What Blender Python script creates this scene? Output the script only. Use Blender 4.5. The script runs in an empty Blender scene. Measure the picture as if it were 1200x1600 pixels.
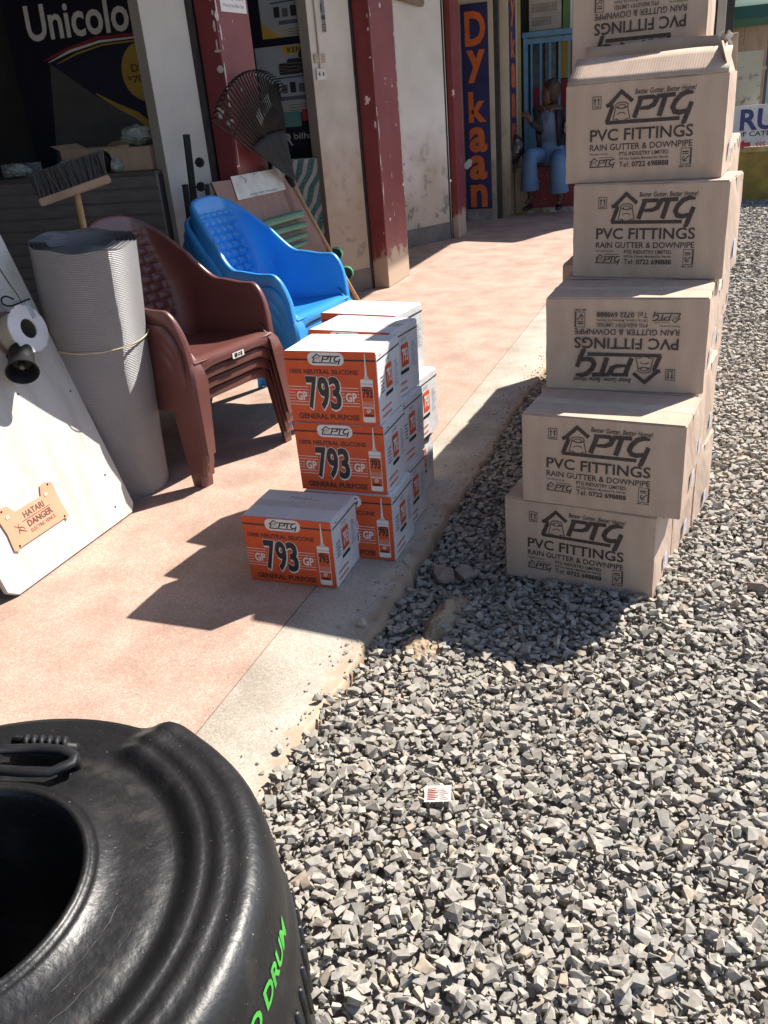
import bpy, bmesh, math, random
import numpy as np
from mathutils import Vector, Matrix, Euler
R = math.radians
random.seed(7); rng = np.random.default_rng(7)
scene = bpy.context.scene
COL = scene.collection

# ------------------------------------------------------------------ camera
H = 1.45                                   # eye height over the veranda floor
FPX = 1350.0                               # focal length in pixels of the 1200 x 1600 photograph
CM = np.array([[0.93592, -0.08112, 0.34276], [0.34302, 0.43026, -0.83499], [-0.08024, 0.89899, 0.43051]])
def _basis():
    rho, pitch = R(5.1), R(25.5)
    up = np.array([-math.sin(rho) * math.cos(pitch), math.cos(rho) * math.cos(pitch), math.sin(pitch)])
    r = np.array([1154.5 - 600, 800 - 104.03, -FPX])
    y = r - up * (r @ up); y /= np.linalg.norm(y)
    return np.array([np.cross(y, up), y, up])
CM = _basis()
CAMP = np.array([0, 0, H])
def ray(px, py): return CM @ np.array([px - 600, 800 - py, -FPX], float)
def at_z(px, py, z=0.0):
    d = ray(px, py); return Vector(CAMP + d * ((z - H) / d[2]))
def at_y(px, py, Y):
    d = ray(px, py); return Vector(CAMP + d * (Y / d[1]))
def at_x(px, py, X):
    d = ray(px, py); return Vector(CAMP + d * (X / d[0]))
def at_plane(px, py, p0, n):
    d = ray(px, py); n = np.array(n, float)
    return Vector(CAMP + d * (((np.array(p0) - CAMP) @ n) / (d @ n)))
cam = bpy.data.objects.new('camera', bpy.data.cameras.new('camera'))
COL.objects.link(cam)
cam.data.sensor_fit = 'VERTICAL'; cam.data.sensor_height = 36.0
cam.data.lens = FPX / 1600 * 36.0
cam.data.clip_start = 0.02; cam.data.clip_end = 500
mw = Matrix.Identity(4)
for i in range(3):
    for j in range(3): mw[i][j] = CM[i][j]
mw.translation = Vector(CAMP)
cam.matrix_world = mw
scene.camera = cam

# ------------------------------------------------------------------ sky, sun, exposure
SX, SY = 0.55, 0.76                        # sun: horizontal shift of a shadow per metre of height
SUN_EL = math.atan(1 / math.hypot(SX, SY)); SUN_AZ = math.atan2(SX, SY)
w = bpy.data.worlds.new('World'); scene.world = w; w.use_nodes = True
nt = w.node_tree
sky = nt.nodes.new('ShaderNodeTexSky'); sky.sky_type = 'NISHITA'; sky.sun_disc = False
sky.sun_elevation = SUN_EL; sky.sun_rotation = SUN_AZ; sky.altitude = 1500; sky.dust_density = 1.5
nt.links.new(sky.outputs[0], nt.nodes['Background'].inputs[0])
nt.nodes['Background'].inputs[1].default_value = 0.095
sl = bpy.data.lights.new('sun', 'SUN'); sl.energy = 4.8; sl.angle = R(0.53); sl.color = (1.0, 0.94, 0.85)
so = bpy.data.objects.new('sun', sl); COL.objects.link(so)
so.rotation_euler = Vector((-SX, -SY, -1)).to_track_quat('-Z', 'Y').to_euler(); so.location = (6, 8, 12)
vs = scene.view_settings
vs.view_transform = 'Standard'; vs.look = 'None'; vs.gamma = 1.0; vs.use_curve_mapping = False; vs.exposure = 1.08

# ------------------------------------------------------------------ materials
MATS = {}
def pm(name, c1, c2=None, scale=8.0, rough=0.6, bump=0.0, bscale=None, metal=0.0, detail=4.0, ramp=(0.35, 0.65), spec=0.5, coat=0.0, stretch=None, emit=None):
    if name in MATS: return MATS[name]
    m = bpy.data.materials.new(name); m.use_nodes = True; t = m.node_tree; b = t.nodes['Principled BSDF']
    b.inputs['Roughness'].default_value = rough; b.inputs['Metallic'].default_value = metal
    b.inputs['Specular IOR Level'].default_value = spec; b.inputs['Coat Weight'].default_value = coat
    tc = t.nodes.new('ShaderNodeTexCoord'); mp = t.nodes.new('ShaderNodeMapping')
    t.links.new(tc.outputs['Object'], mp.inputs[0])
    if stretch: mp.inputs['Scale'].default_value = stretch
    n = t.nodes.new('ShaderNodeTexNoise'); n.inputs['Scale'].default_value = scale; n.inputs['Detail'].default_value = detail
    t.links.new(mp.outputs[0], n.inputs['Vector'])
    c2 = c2 or tuple(x * 0.8 for x in c1)
    cr = t.nodes.new('ShaderNodeValToRGB')
    cr.color_ramp.elements[0].position = ramp[0]; cr.color_ramp.elements[1].position = ramp[1]
    cr.color_ramp.elements[0].color = (*c2, 1); cr.color_ramp.elements[1].color = (*c1, 1)
    t.links.new(n.outputs[0], cr.inputs[0]); t.links.new(cr.outputs[0], b.inputs['Base Color'])
    if bump:
        n2 = t.nodes.new('ShaderNodeTexNoise'); n2.inputs['Scale'].default_value = bscale or scale * 6; n2.inputs['Detail'].default_value = 5
        t.links.new(mp.outputs[0], n2.inputs['Vector'])
        bp = t.nodes.new('ShaderNodeBump'); bp.inputs['Strength'].default_value = bump; bp.inputs['Distance'].default_value = 0.01
        t.links.new(n2.outputs[0], bp.inputs['Height']); t.links.new(bp.outputs[0], b.inputs['Normal'])
    MATS[name] = m; return m
def nodes_of(m): return m.node_tree, m.node_tree.nodes['Principled BSDF']
def N(t, kind, **kw):
    n = t.nodes.new(kind)
    for k, v in kw.items():
        if k in n.inputs: n.inputs[k].default_value = v
        else: setattr(n, k, v)
    return n
def mixc(t, fac, a, b):
    mx = t.nodes.new('ShaderNodeMix'); mx.data_type = 'RGBA'
    for sock, v in ((mx.inputs['Factor'], fac), (mx.inputs[6], a), (mx.inputs[7], b)):
        if hasattr(v, 'is_linked'): t.links.new(v, sock)
        elif isinstance(v, tuple): sock.default_value = (*v, 1)
        else: sock.default_value = v
    return mx.outputs[2]
def ramp(t, src, p0, p1, inv=False):
    mr = t.nodes.new('ShaderNodeMapRange'); mr.inputs[1].default_value = p0; mr.inputs[2].default_value = p1
    mr.inputs[3].default_value = 1.0 if inv else 0.0; mr.inputs[4].default_value = 0.0 if inv else 1.0
    t.links.new(src, mr.inputs[0]); return mr.outputs[0]

def m_terrazzo(name, base, base2, chips, dirt=None):
    m = bpy.data.materials.new(name); m.use_nodes = True; t, b = nodes_of(m)
    tc = N(t, 'ShaderNodeTexCoord'); v = tc.outputs['Object']
    v1 = N(t, 'ShaderNodeTexVoronoi', Scale=150.0); t.links.new(v, v1.inputs['Vector'])
    v2 = N(t, 'ShaderNodeTexVoronoi', Scale=330.0); t.links.new(v, v2.inputs['Vector'])
    n1 = N(t, 'ShaderNodeTexNoise', Scale=1.6, Detail=6.0); t.links.new(v, n1.inputs['Vector'])
    n2 = N(t, 'ShaderNodeTexNoise', Scale=16.0, Detail=6.0); t.links.new(v, n2.inputs['Vector'])
    c = mixc(t, ramp(t, n1.outputs[0], .35, .68), base, base2)
    sep = N(t, 'ShaderNodeSeparateColor'); t.links.new(v1.outputs['Color'], sep.inputs[0])
    c = mixc(t, ramp(t, sep.outputs[0], .66, .72), c, chips)
    sep2 = N(t, 'ShaderNodeSeparateColor'); t.links.new(v2.outputs['Color'], sep2.inputs[0])
    dk = tuple(x * .75 for x in base)
    c = mixc(t, ramp(t, sep2.outputs[1], .86, .92), c, dk)
    c = mixc(t, ramp(t, sep2.outputs[2], .92, .96), c, tuple(min(.8, x * 1.2) for x in chips))
    if dirt:
        sp = N(t, 'ShaderNodeSeparateXYZ'); t.links.new(v, sp.inputs[0])
        ad = N(t, 'ShaderNodeMath', operation='MULTIPLY_ADD'); t.links.new(n2.outputs[0], ad.inputs[0]); ad.inputs[1].default_value = .16
        t.links.new(sp.outputs[0], ad.inputs[2])
        c = mixc(t, ramp(t, ad.outputs[0], -.955 + .08, -.915 + .08), c, dirt)
    n3 = N(t, 'ShaderNodeTexNoise', Scale=5.0, Detail=8.0); t.links.new(v, n3.inputs['Vector'])
    mu = N(t, 'ShaderNodeMix', data_type='RGBA', blend_type='MULTIPLY'); mu.inputs[0].default_value = 1
    t.links.new(c, mu.inputs[6])
    t.links.new(mixc(t, ramp(t, n3.outputs[0], .32, .62), (.74, .72, .70), (1.02, 1.02, 1.02)), mu.inputs[7])
    t.links.new(mu.outputs[2], b.inputs['Base Color'])
    b.inputs['Roughness'].default_value = .62
    bp = N(t, 'ShaderNodeBump', Strength=.25, Distance=.002); t.links.new(n2.outputs[0], bp.inputs['Height']); t.links.new(bp.outputs[0], b.inputs['Normal'])
    return m
M_red_floor = m_terrazzo('red_terrazzo', (.44, .285, .22), (.475, .335, .27), (.485, .36, .295))
M_grey_floor = m_terrazzo('grey_terrazzo', (.375, .33, .27), (.42, .375, .315), (.445, .40, .34), dirt=(.37, .275, .19))

def m_card():
    m = bpy.data.materials.new('cardboard'); m.use_nodes = True; t, b = nodes_of(m)
    tc = N(t, 'ShaderNodeTexCoord'); v = tc.outputs['Object']
    oi = N(t, 'ShaderNodeObjectInfo')
    mp = N(t, 'ShaderNodeMapping'); t.links.new(v, mp.inputs[0]); t.links.new(oi.outputs['Random'], mp.inputs['Location'])
    n1 = N(t, 'ShaderNodeTexNoise', Scale=5.0, Detail=6.0); t.links.new(mp.outputs[0], n1.inputs['Vector'])
    wv = N(t, 'ShaderNodeTexWave', Scale=38.0, Distortion=.6, Detail=1.0); t.links.new(mp.outputs[0], wv.inputs['Vector'])
    wv2 = N(t, 'ShaderNodeTexWave', Scale=4.5, Distortion=6.0, Detail=2.0); t.links.new(mp.outputs[0], wv2.inputs['Vector'])
    c = mixc(t, ramp(t, n1.outputs[0], .3, .7), (.475, .345, .26), (.545, .41, .32))
    c2 = mixc(t, .10, c, mixc(t, wv.outputs[1], (.40, .285, .21), (.61, .47, .37)))
    c3 = mixc(t, .17, c2, mixc(t, wv2.outputs[1], (.41, .30, .225), (.60, .465, .37)))
    t.links.new(c3, b.inputs['Base Color']); b.inputs['Roughness'].default_value = .78; b.inputs['Specular IOR Level'].default_value = .25
    bp = N(t, 'ShaderNodeBump', Strength=.22, Distance=.0015); t.links.new(wv.outputs[1], bp.inputs['Height'])
    bp2 = N(t, 'ShaderNodeBump', Strength=.35, Distance=.01); t.links.new(n1.outputs[0], bp2.inputs['Height']); t.links.new(bp.outputs[0], bp2.inputs['Normal'])
    t.links.new(bp2.outputs[0], b.inputs['Normal'])
    return m
M_card = m_card()
M_cardin = pm('cardboard_inside', (.50, .36, .26), (.42, .30, .21), 12, .85)
M_ink = pm('brown_black_ink', (.050, .034, .030), (.075, .052, .044), 60, .75)
M_white_card = pm('white_carton', (.72, .71, .71), (.64, .63, .63), 9, .6, .12, 60)
M_orange = pm('orange_print', (.68, .095, .022), (.60, .078, .018), 14, .55, .10, 70)
M_white = pm('white_print', (.78, .76, .74), (.70, .68, .66), 30, .6)
M_black = pm('black_print', (.018, .016, .018), (.03, .026, .026), 40, .5)
M_maroon = pm('maroon_ink', (.075, .018, .012), (.10, .03, .02), 40, .6)
M_redp = pm('red_print', (.55, .05, .03), (.45, .045, .03), 30, .55)
M_bluep = pm('blue_grey_print', (.22, .25, .36), (.32, .34, .42), 60, .6)
M_tubegrey = pm('tube_grey', (.62, .60, .60), (.52, .50, .50), 50, .5)
M_pen = pm('pen', (.03, .03, .05), None, 30, .6)
M_tape = pm('tape', (.55, .45, .36), (.60, .5, .42), 20, .25)

def m_stone():
    m = bpy.data.materials.new('gravel_stone'); m.use_nodes = True; t, b = nodes_of(m)
    g = N(t, 'ShaderNodeNewGeometry'); tc = N(t, 'ShaderNodeTexCoord')
    cr = N(t, 'ShaderNodeValToRGB'); e = cr.color_ramp
    cols = [(0, (.26, .245, .22)), (.22, (.37, .345, .305)), (.5, (.43, .395, .345)), (.70, (.32, .31, .285)), (.88, (.47, .43, .37)), (.97, (.43, .355, .275)), (1, (.19, .165, .145))]
    while len(e.elements) < len(cols): e.elements.new(.5)
    for el, (p, c) in zip(e.elements, cols): el.position = p; el.color = (*c, 1)
    t.links.new(g.outputs['Random Per Island'], cr.inputs[0])
    n = N(t, 'ShaderNodeTexNoise', Scale=70.0, Detail=5.0); t.links.new(tc.outputs['Object'], n.inputs['Vector'])
    mu = N(t, 'ShaderNodeMix', data_type='RGBA', blend_type='MULTIPLY'); mu.inputs[0].default_value = 1
    t.links.new(cr.outputs[0], mu.inputs[6]); t.links.new(mixc(t, ramp(t, n.outputs[0], .3, .7), (.66, .65, .64), (1.02, 1.0, .98)), mu.inputs[7])
    t.links.new(mu.outputs[2], b.inputs['Base Color']); b.inputs['Roughness'].default_value = .85; b.inputs['Specular IOR Level'].default_value = .3
    bp = N(t, 'ShaderNodeBump', Strength=.28, Distance=.002); n2 = N(t, 'ShaderNodeTexNoise', Scale=320.0, Detail=3.0)
    t.links.new(tc.outputs['Object'], n2.inputs['Vector']); t.links.new(n2.outputs[0], bp.inputs['Height']); t.links.new(bp.outputs[0], b.inputs['Normal'])
    return m
M_stone = m_stone()
def m_ground():
    m = bpy.data.materials.new('ground_gravel'); m.use_nodes = True; t, b = nodes_of(m)
    tc = N(t, 'ShaderNodeTexCoord'); v = tc.outputs['Object']
    vo = N(t, 'ShaderNodeTexVoronoi', Scale=24.0); t.links.new(v, vo.inputs['Vector'])
    n = N(t, 'ShaderNodeTexNoise', Scale=2.0, Detail=5.0); t.links.new(v, n.inputs['Vector'])
    c = mixc(t, vo.outputs['Color'], (.27, .25, .215), (.36, .33, .285))
    c = mixc(t, ramp(t, n.outputs[0], .45, .65), c, (.27, .215, .155))
    t.links.new(c, b.inputs['Base Color']); b.inputs['Roughness'].default_value = .9
    bp = N(t, 'ShaderNodeBump', Strength=1.0, Distance=.03); t.links.new(vo.outputs['Distance'], bp.inputs['Height']); t.links.new(bp.outputs[0], b.inputs['Normal'])
    return m
M_ground = m_ground()
M_dirt = pm('sandy_dirt', (.40, .30, .20), (.31, .22, .145), 9, .95, .8, 60)
M_rock = pm('field_rock', (.33, .25, .20), (.23, .17, .14), 22, .9, .7, 70)

def m_wall(name, base, stain, mould, top=1.05, amount=1.0):
    m = bpy.data.materials.new(name); m.use_nodes = True; t, b = nodes_of(m)
    tc = N(t, 'ShaderNodeTexCoord'); v = tc.outputs['Object']
    sp = N(t, 'ShaderNodeSeparateXYZ'); t.links.new(v, sp.inputs[0])
    n1 = N(t, 'ShaderNodeTexNoise', Scale=2.2, Detail=8.0); t.links.new(v, n1.inputs['Vector'])
    n2 = N(t, 'ShaderNodeTexNoise', Scale=9.0, Detail=8.0, Roughness=.65); t.links.new(v, n2.inputs['Vector'])
    c = mixc(t, ramp(t, n1.outputs[0], .35, .7), base, tuple(x * .82 for x in base))
    ad = N(t, 'ShaderNodeMath', operation='MULTIPLY_ADD'); t.links.new(n1.outputs[0], ad.inputs[0]); ad.inputs[1].default_value = -1.6 * amount; t.links.new(sp.outputs[2], ad.inputs[2])
    c = mixc(t, ramp(t, ad.outputs[0], top - 1.5, top - .55, True), c, stain)
    mk = N(t, 'ShaderNodeMath', operation='MULTIPLY'); t.links.new(ramp(t, n2.outputs[0], .55, .62), mk.inputs[0]); t.links.new(ramp(t, sp.outputs[2], .15, 1.25, True), mk.inputs[1])
    c = mixc(t, mk.outputs[0], c, mould)
    t.links.new(c, b.inputs['Base Color']); b.inputs['Roughness'].default_value = .8
    bp = N(t, 'ShaderNodeBump', Strength=.3, Distance=.01); t.links.new(n2.outputs[0], bp.inputs['Height']); t.links.new(bp.outputs[0], b.inputs['Normal'])
    return m
M_wall = m_wall('old_white_wall', (.64, .61, .57), (.40, .33, .26), (.16, .14, .13))
M_wall2 = m_wall('stained_beige_wall', (.60, .555, .50), (.36, .275, .20), (.22, .18, .15), 1.5)
M_wall0 = m_wall('clean_white_wall', (.58, .55, .51), (.42, .37, .31), (.27, .23, .19), 1.2, .8)
M_cream = m_wall('cream_wall', (.55, .47, .36), (.33, .25, .16), (.20, .15, .11), .9)
def m_redpaint():
    m = bpy.data.materials.new('peeling_red_paint'); m.use_nodes = True; t, b = nodes_of(m)
    tc = N(t, 'ShaderNodeTexCoord'); v = tc.outputs['Object']
    sp = N(t, 'ShaderNodeSeparateXYZ'); t.links.new(v, sp.inputs[0])
    n1 = N(t, 'ShaderNodeTexNoise', Scale=6.0, Detail=7.0, Roughness=.6); t.links.new(v, n1.inputs['Vector'])
    n2 = N(t, 'ShaderNodeTexNoise', Scale=3.0, Detail=5.0); t.links.new(v, n2.inputs['Vector'])
    c = mixc(t, ramp(t, n2.outputs[0], .35, .7), (.17, .026, .030), (.22, .044, .045))
    c = mixc(t, ramp(t, n1.outputs[0], .660, .672), c, (.62, .55, .50))
    ad = N(t, 'ShaderNodeMath', operation='MULTIPLY_ADD'); t.links.new(n1.outputs[0], ad.inputs[0]); ad.inputs[1].default_value = -.55; t.links.new(sp.outputs[2], ad.inputs[2])
    c = mixc(t, ramp(t, ad.outputs[0], -.03, .03, True), c, (.42, .31, .22))
    t.links.new(c, b.inputs['Base Color']); b.inputs['Roughness'].default_value = .5
    return m
M_redpaint = m_redpaint()
M_blackmetal = pm('black_metal', (.025, .025, .028), (.05, .045, .045), 12, .45)
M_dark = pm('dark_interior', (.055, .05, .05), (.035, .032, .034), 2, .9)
M_ceiling = pm('ceiling', (.45, .42, .39), (.38, .35, .32), 2, .9)
M_skirt = pm('dark_skirting', (.16, .135, .115), (.11, .095, .085), 6, .8)
M_steel = pm('galvanised_steel', (.55, .56, .58), (.42, .43, .45), 30, .38, .1, 60, metal=.8)
M_plastic_black = pm('black_plastic', (.010, .010, .012), (.016, .016, .018), 20, .5, spec=.22)
M_wood = pm('pale_wood', (.50, .30, .14), (.40, .22, .09), 9, .55, .1, 40, stretch=(8, 8, 1))
M_wood2 = pm('broom_block_wood', (.38, .25, .17), (.29, .185, .125), 18, .75, .2, 60)
M_bristle = pm('dark_bristles', (.035, .032, .036), (.085, .078, .078), 60, .5, stretch=(20, 20, 1))
def chair_mat(name, c):
    m = pm(name, c, tuple(x * .85 for x in c), 6, .36, .06, 260, coat=.08); return m
M_brown = chair_mat('brown_plastic', (.150, .056, .048))
M_blue = chair_mat('blue_plastic', (.035, .29, .70))
M_board = pm('white_painted_board', (.54, .52, .475), (.42, .395, .35), 5.5, .55, .2, 40, stretch=(1, 3, .6), ramp=(.28, .55), detail=9)
M_peach = pm('peach_sign', (.66, .33, .21), (.60, .29, .18), 8, .45)
M_plum = pm('brown_hardboard', (.25, .115, .075), (.19, .085, .058), 5, .5, .1, 40, stretch=(1, 4, 1))
M_greenpipe = pm('green_pvc', (.045, .16, .09), (.06, .19, .115), 10, .4)
M_greenin = pm('green_pvc_bright', (.055, .30, .13), None, 10, .4)
M_paper = pm('dirty_paper', (.60, .58, .53), (.45, .42, .37), 9, .7, .1, 30)
M_string = pm('yellow_string', (.60, .52, .30), None, 60, .8)
M_navy = pm('navy_panel', (.022, .022, .09), (.03, .03, .11), 4, .45)
M_navyd = pm('dark_navy_panel', (.012, .012, .028), None, 4, .45)
M_orl = pm('orange_letters', (.62, .14, .03), (.52, .11, .025), 6, .5)
M_gold = pm('gold_print', (.50, .33, .06), (.42, .27, .05), 6, .5)
M_gatebl = pm('blue_gate_paint', (.10, .26, .42), (.075, .20, .33), 7, .45)
M_yellow = pm('yellow_wall', (.42, .29, .055), (.25, .17, .045), 5, .8, .3, 20)
M_ledge = pm('red_painted_ledge', (.22, .028, .026), (.15, .022, .022), 8, .6, .1, 30, ramp=(.3, .6))
M_ink2 = pm('navy_letters', (.03, .04, .17), None, 6, .5)
M_drum = None

# ------------------------------------------------------------------ mesh helpers
class MB:
    def __init__(s): s.v = []; s.f = []; s.m = []
    def add(s, vs, fs, mi=0):
        o = len(s.v); s.v += [tuple(x) for x in vs]; s.f += [tuple(i + o for i in f) for f in fs]; s.m += [mi] * len(fs); return s
    def box(s, lo, hi, mi=0):
        (a, b, c), (d, e, f) = lo, hi
        return s.add([(a, b, c), (d, b, c), (d, e, c), (a, e, c), (a, b, f), (d, b, f), (d, e, f), (a, e, f)],
                     [(3, 2, 1, 0), (4, 5, 6, 7), (0, 1, 5, 4), (1, 2, 6, 5), (2, 3, 7, 6), (3, 0, 4, 7)], mi)
    def prism(s, pts, z0, z1, mi=0):
        n = len(pts)
        vs = [(p[0], p[1], z0) for p in pts] + [(p[0], p[1], z1) for p in pts]
        fs = [tuple(range(n - 1, -1, -1)), tuple(range(n, 2 * n))] + [(i, (i + 1) % n, n + (i + 1) % n, n + i) for i in range(n)]
        return s.add(vs, fs, mi)
    def tube(s, pts, r, seg=8, mi=0, closed=False, cap=True, flat=None):
        pts = [Vector(p) for p in pts]; n = len(pts)
        rs = r if isinstance(r, (list, tuple)) else [r] * n
        up = Vector((0, 0, 1)); rings = []
        for i, p in enumerate(pts):
            if closed: tdir = (pts[(i + 1) % n] - pts[i - 1])
            else: tdir = pts[min(i + 1, n - 1)] - pts[max(i - 1, 0)]
            tdir.normalize()
            a = tdir.cross(up)
            if a.length < 1e-3: a = tdir.cross(Vector((1, 0, 0)))
            a.normalize(); b = a.cross(tdir)
            fl = flat or (1, 1)
            rings.append([p + a * (math.cos(2 * math.pi * k / seg) * rs[i] * fl[0]) + b * (math.sin(2 * math.pi * k / seg) * rs[i] * fl[1]) for k in range(seg)])
        vs = [q for rg in rings for q in rg]; fs = []
        for i in range(n if closed else n - 1):
            j = (i + 1) % n
            for k in range(seg): fs.append((i * seg + k, j * seg + k, j * seg + (k + 1) % seg, i * seg + (k + 1) % seg))
        if cap and not closed: fs += [tuple(range(seg)), tuple(range((n - 1) * seg + seg - 1, (n - 1) * seg - 1, -1))]
        return s.add(vs, fs, mi)
    def lathe(s, prof, seg=32, mi=0, axis=None, o=(0, 0, 0), closed=False):
        o = Vector(o); ax = Vector(axis or (0, 0, 1)).normalized()
        a = ax.orthogonal().normalized(); b = ax.cross(a); vs = []; n = len(prof)
        for r, z in prof:
            for k in range(seg):
                t = 2 * math.pi * k / seg
                vs.append(o + ax * z + a * (math.cos(t) * r) + b * (math.sin(t) * r))
        fs = []
        for i in range(n if closed else n - 1):
            j = (i + 1) % n
            for k in range(seg): fs.append((i * seg + k, i * seg + (k + 1) % seg, j * seg + (k + 1) % seg, j * seg + k))
        return s.add(vs, fs, mi)
    def grid(s, fn, nu, nv, mi=0):
        vs = [fn(i / nu, j / nv) for j in range(nv + 1) for i in range(nu + 1)]
        fs = [(j * (nu + 1) + i, j * (nu + 1) + i + 1, (j + 1) * (nu + 1) + i + 1, (j + 1) * (nu + 1) + i) for j in range(nv) for i in range(nu)]
        return s.add(vs, fs, mi)
    def mesh(s, name, mats, smooth=False, fix=True):
        me = bpy.data.meshes.new(name); me.from_pydata(s.v, [], s.f)
        for m in (mats if isinstance(mats, (list, tuple)) else [mats]): me.materials.append(m)
        me.polygons.foreach_set('material_index', s.m)
        if fix:
            bm = bmesh.new(); bm.from_mesh(me); bmesh.ops.recalc_face_normals(bm, faces=bm.faces); bm.to_mesh(me); bm.free()
        if smooth:
            me.polygons.foreach_set('use_smooth', [True] * len(me.polygons))
            if smooth is not True: me.set_sharp_from_angle(angle=R(smooth))
        me.update(); return me
    def build(s, name, mats, parent=None, smooth=False, loc=None, rot=None, fix=True):
        return obj(name, s.mesh(name, mats, smooth, fix), parent, loc, rot)
def obj(name, me, parent=None, loc=None, rot=None):
    o = bpy.data.objects.new(name, me); COL.objects.link(o)
    if parent is not None: o.parent = parent
    if loc is not None: o.location = loc
    if rot is not None: o.rotation_euler = rot
    return o
def tag(o, label, cat, group=None):
    o['label'] = label; o['category'] = cat
    if group: o['group'] = group
    return o
def thing(name, label, cat, loc=(0, 0, 0), rot=(0, 0, 0), group=None):
    o = bpy.data.objects.new(name, None); COL.objects.link(o); o.empty_display_size = .05
    o.location = loc; o.rotation_euler = rot if not isinstance(rot, (int, float)) else (0, 0, rot)
    return tag(o, label, cat, group)
def struct(o): o['kind'] = 'structure'; return o
def stuff(o): o['kind'] = 'stuff'; return o

# ------------------------------------------------------------------ flat print
_TG = {}
def text_geo(sx, bold):
    key = (sx, bold)
    if key in _TG: return _TG[key]
    cu = bpy.data.curves.new('t', 'FONT'); cu.body = sx; cu.offset = bold; cu.resolution_u = 3; cu.dimensions = '2D'; cu.fill_mode = 'BOTH'
    ob = bpy.data.objects.new('t', cu); COL.objects.link(ob); bpy.context.view_layer.update()
    dg = bpy.context.evaluated_depsgraph_get(); ev = ob.evaluated_get(dg); me = ev.to_mesh()
    V = np.array([v.co[:2] for v in me.vertices]); Fs = [tuple(p.vertices) for p in me.polygons]
    ev.to_mesh_clear(); bpy.data.objects.remove(ob); bpy.data.curves.remove(cu)
    _TG[key] = (V, Fs); return V, Fs
class P2:
    """flat print on a face, metres from the face's lower left corner"""
    def __init__(s): s.v = []; s.f = []; s.m = []; s.k = 0
    def poly(s, pts, mi=0, l=0):
        s.k += 1; l = l + (s.k % 23) * .012; o = len(s.v); s.v += [(p[0], p[1], l) for p in pts]; s.f.append(tuple(range(o, o + len(pts)))); s.m.append(mi)
    def rect(s, x0, x1, y0, y1, mi=0, l=0): s.poly([(x0, y0), (x1, y0), (x1, y1), (x0, y1)], mi, l)
    def frame(s, x0, x1, y0, y1, t, mi=0, l=0):
        s.rect(x0, x1, y0, y0 + t, mi, l); s.rect(x0, x1, y1 - t, y1, mi, l); s.rect(x0, x0 + t, y0 + t, y1 - t, mi, l); s.rect(x1 - t, x1, y0 + t, y1 - t, mi, l)
    def ell(s, cx, cy, rx, ry, mi=0, l=0, n=24, a0=0, a1=360):
        s.poly([(cx + rx * math.cos(R(a0 + (a1 - a0) * k / n)), cy + ry * math.sin(R(a0 + (a1 - a0) * k / n))) for k in range(n)], mi, l)
    def rrect(s, x0, x1, y0, y1, r, mi=0, l=0):
        pts = []
        for cx, cy, a in ((x1 - r, y1 - r, 0), (x0 + r, y1 - r, 90), (x0 + r, y0 + r, 180), (x1 - r, y0 + r, 270)):
            pts += [(cx + r * math.cos(R(a + k * 18)), cy + r * math.sin(R(a + k * 18))) for k in range(6)]
        s.poly(pts, mi, l)
    def stroke(s, pts, wd, mi=0, l=0, closed=False):
        pts = [Vector(p) for p in pts]; n = len(pts); L = []; Rr = []
        ws = wd if isinstance(wd, (list, tuple)) else [wd] * n
        for i in range(n):
            if closed: a, b = pts[i - 1], pts[(i + 1) % n]
            else: a, b = pts[max(i - 1, 0)], pts[min(i + 1, n - 1)]
            d = (b - a).normalized(); nn = Vector((-d.y, d.x))
            k = 1.0
            if (closed or 0 < i < n - 1):
                e = (pts[i] - pts[i - 1]).normalized(); k = 1 / max(.45, abs(nn.dot(Vector((-e.y, e.x)))))
            L.append(pts[i] + nn * ws[i] * .5 * k); Rr.append(pts[i] - nn * ws[i] * .5 * k)
        for i in range(n if closed else n - 1):
            j = (i + 1) % n; s.poly([L[i], Rr[i], Rr[j], L[j]], mi, l)
    def arc(s, cx, cy, rx, ry, a0, a1, wd, mi=0, l=0, n=14):
        s.stroke([(cx + rx * math.cos(R(a0 + (a1 - a0) * k / n)), cy + ry * math.sin(R(a0 + (a1 - a0) * k / n))) for k in range(n + 1)], wd, mi, l)
    def text(s, sx, x0, x1, y0, y1, mi=0, bold=0.0, shear=0.0, l=0):
        s.k += 1; l = l + (s.k % 23) * .012; V, Fs = text_geo(sx, bold); V = V.copy(); V[:, 0] += shear * V[:, 1]
        lo, hi = V.min(0), V.max(0)
        o = len(s.v); V = (V - lo) / np.maximum(hi - lo, 1e-9) * [x1 - x0, y1 - y0] + [x0, y0]
        s.v += [(a, b, l) for a, b in V]; s.f += [tuple(i + o for i in f) for f in Fs]; s.m += [mi] * len(Fs)
    def mesh(s, name, mats, fn):
        """fn(x, y, layer) -> 3-D point"""
        me = bpy.data.meshes.new(name); me.from_pydata([tuple(fn(*v)) for v in s.v], [], s.f)
        for m in (mats if isinstance(mats, (list, tuple)) else [mats]): me.materials.append(m)
        me.polygons.foreach_set('material_index', s.m); me.update(); return me
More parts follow.
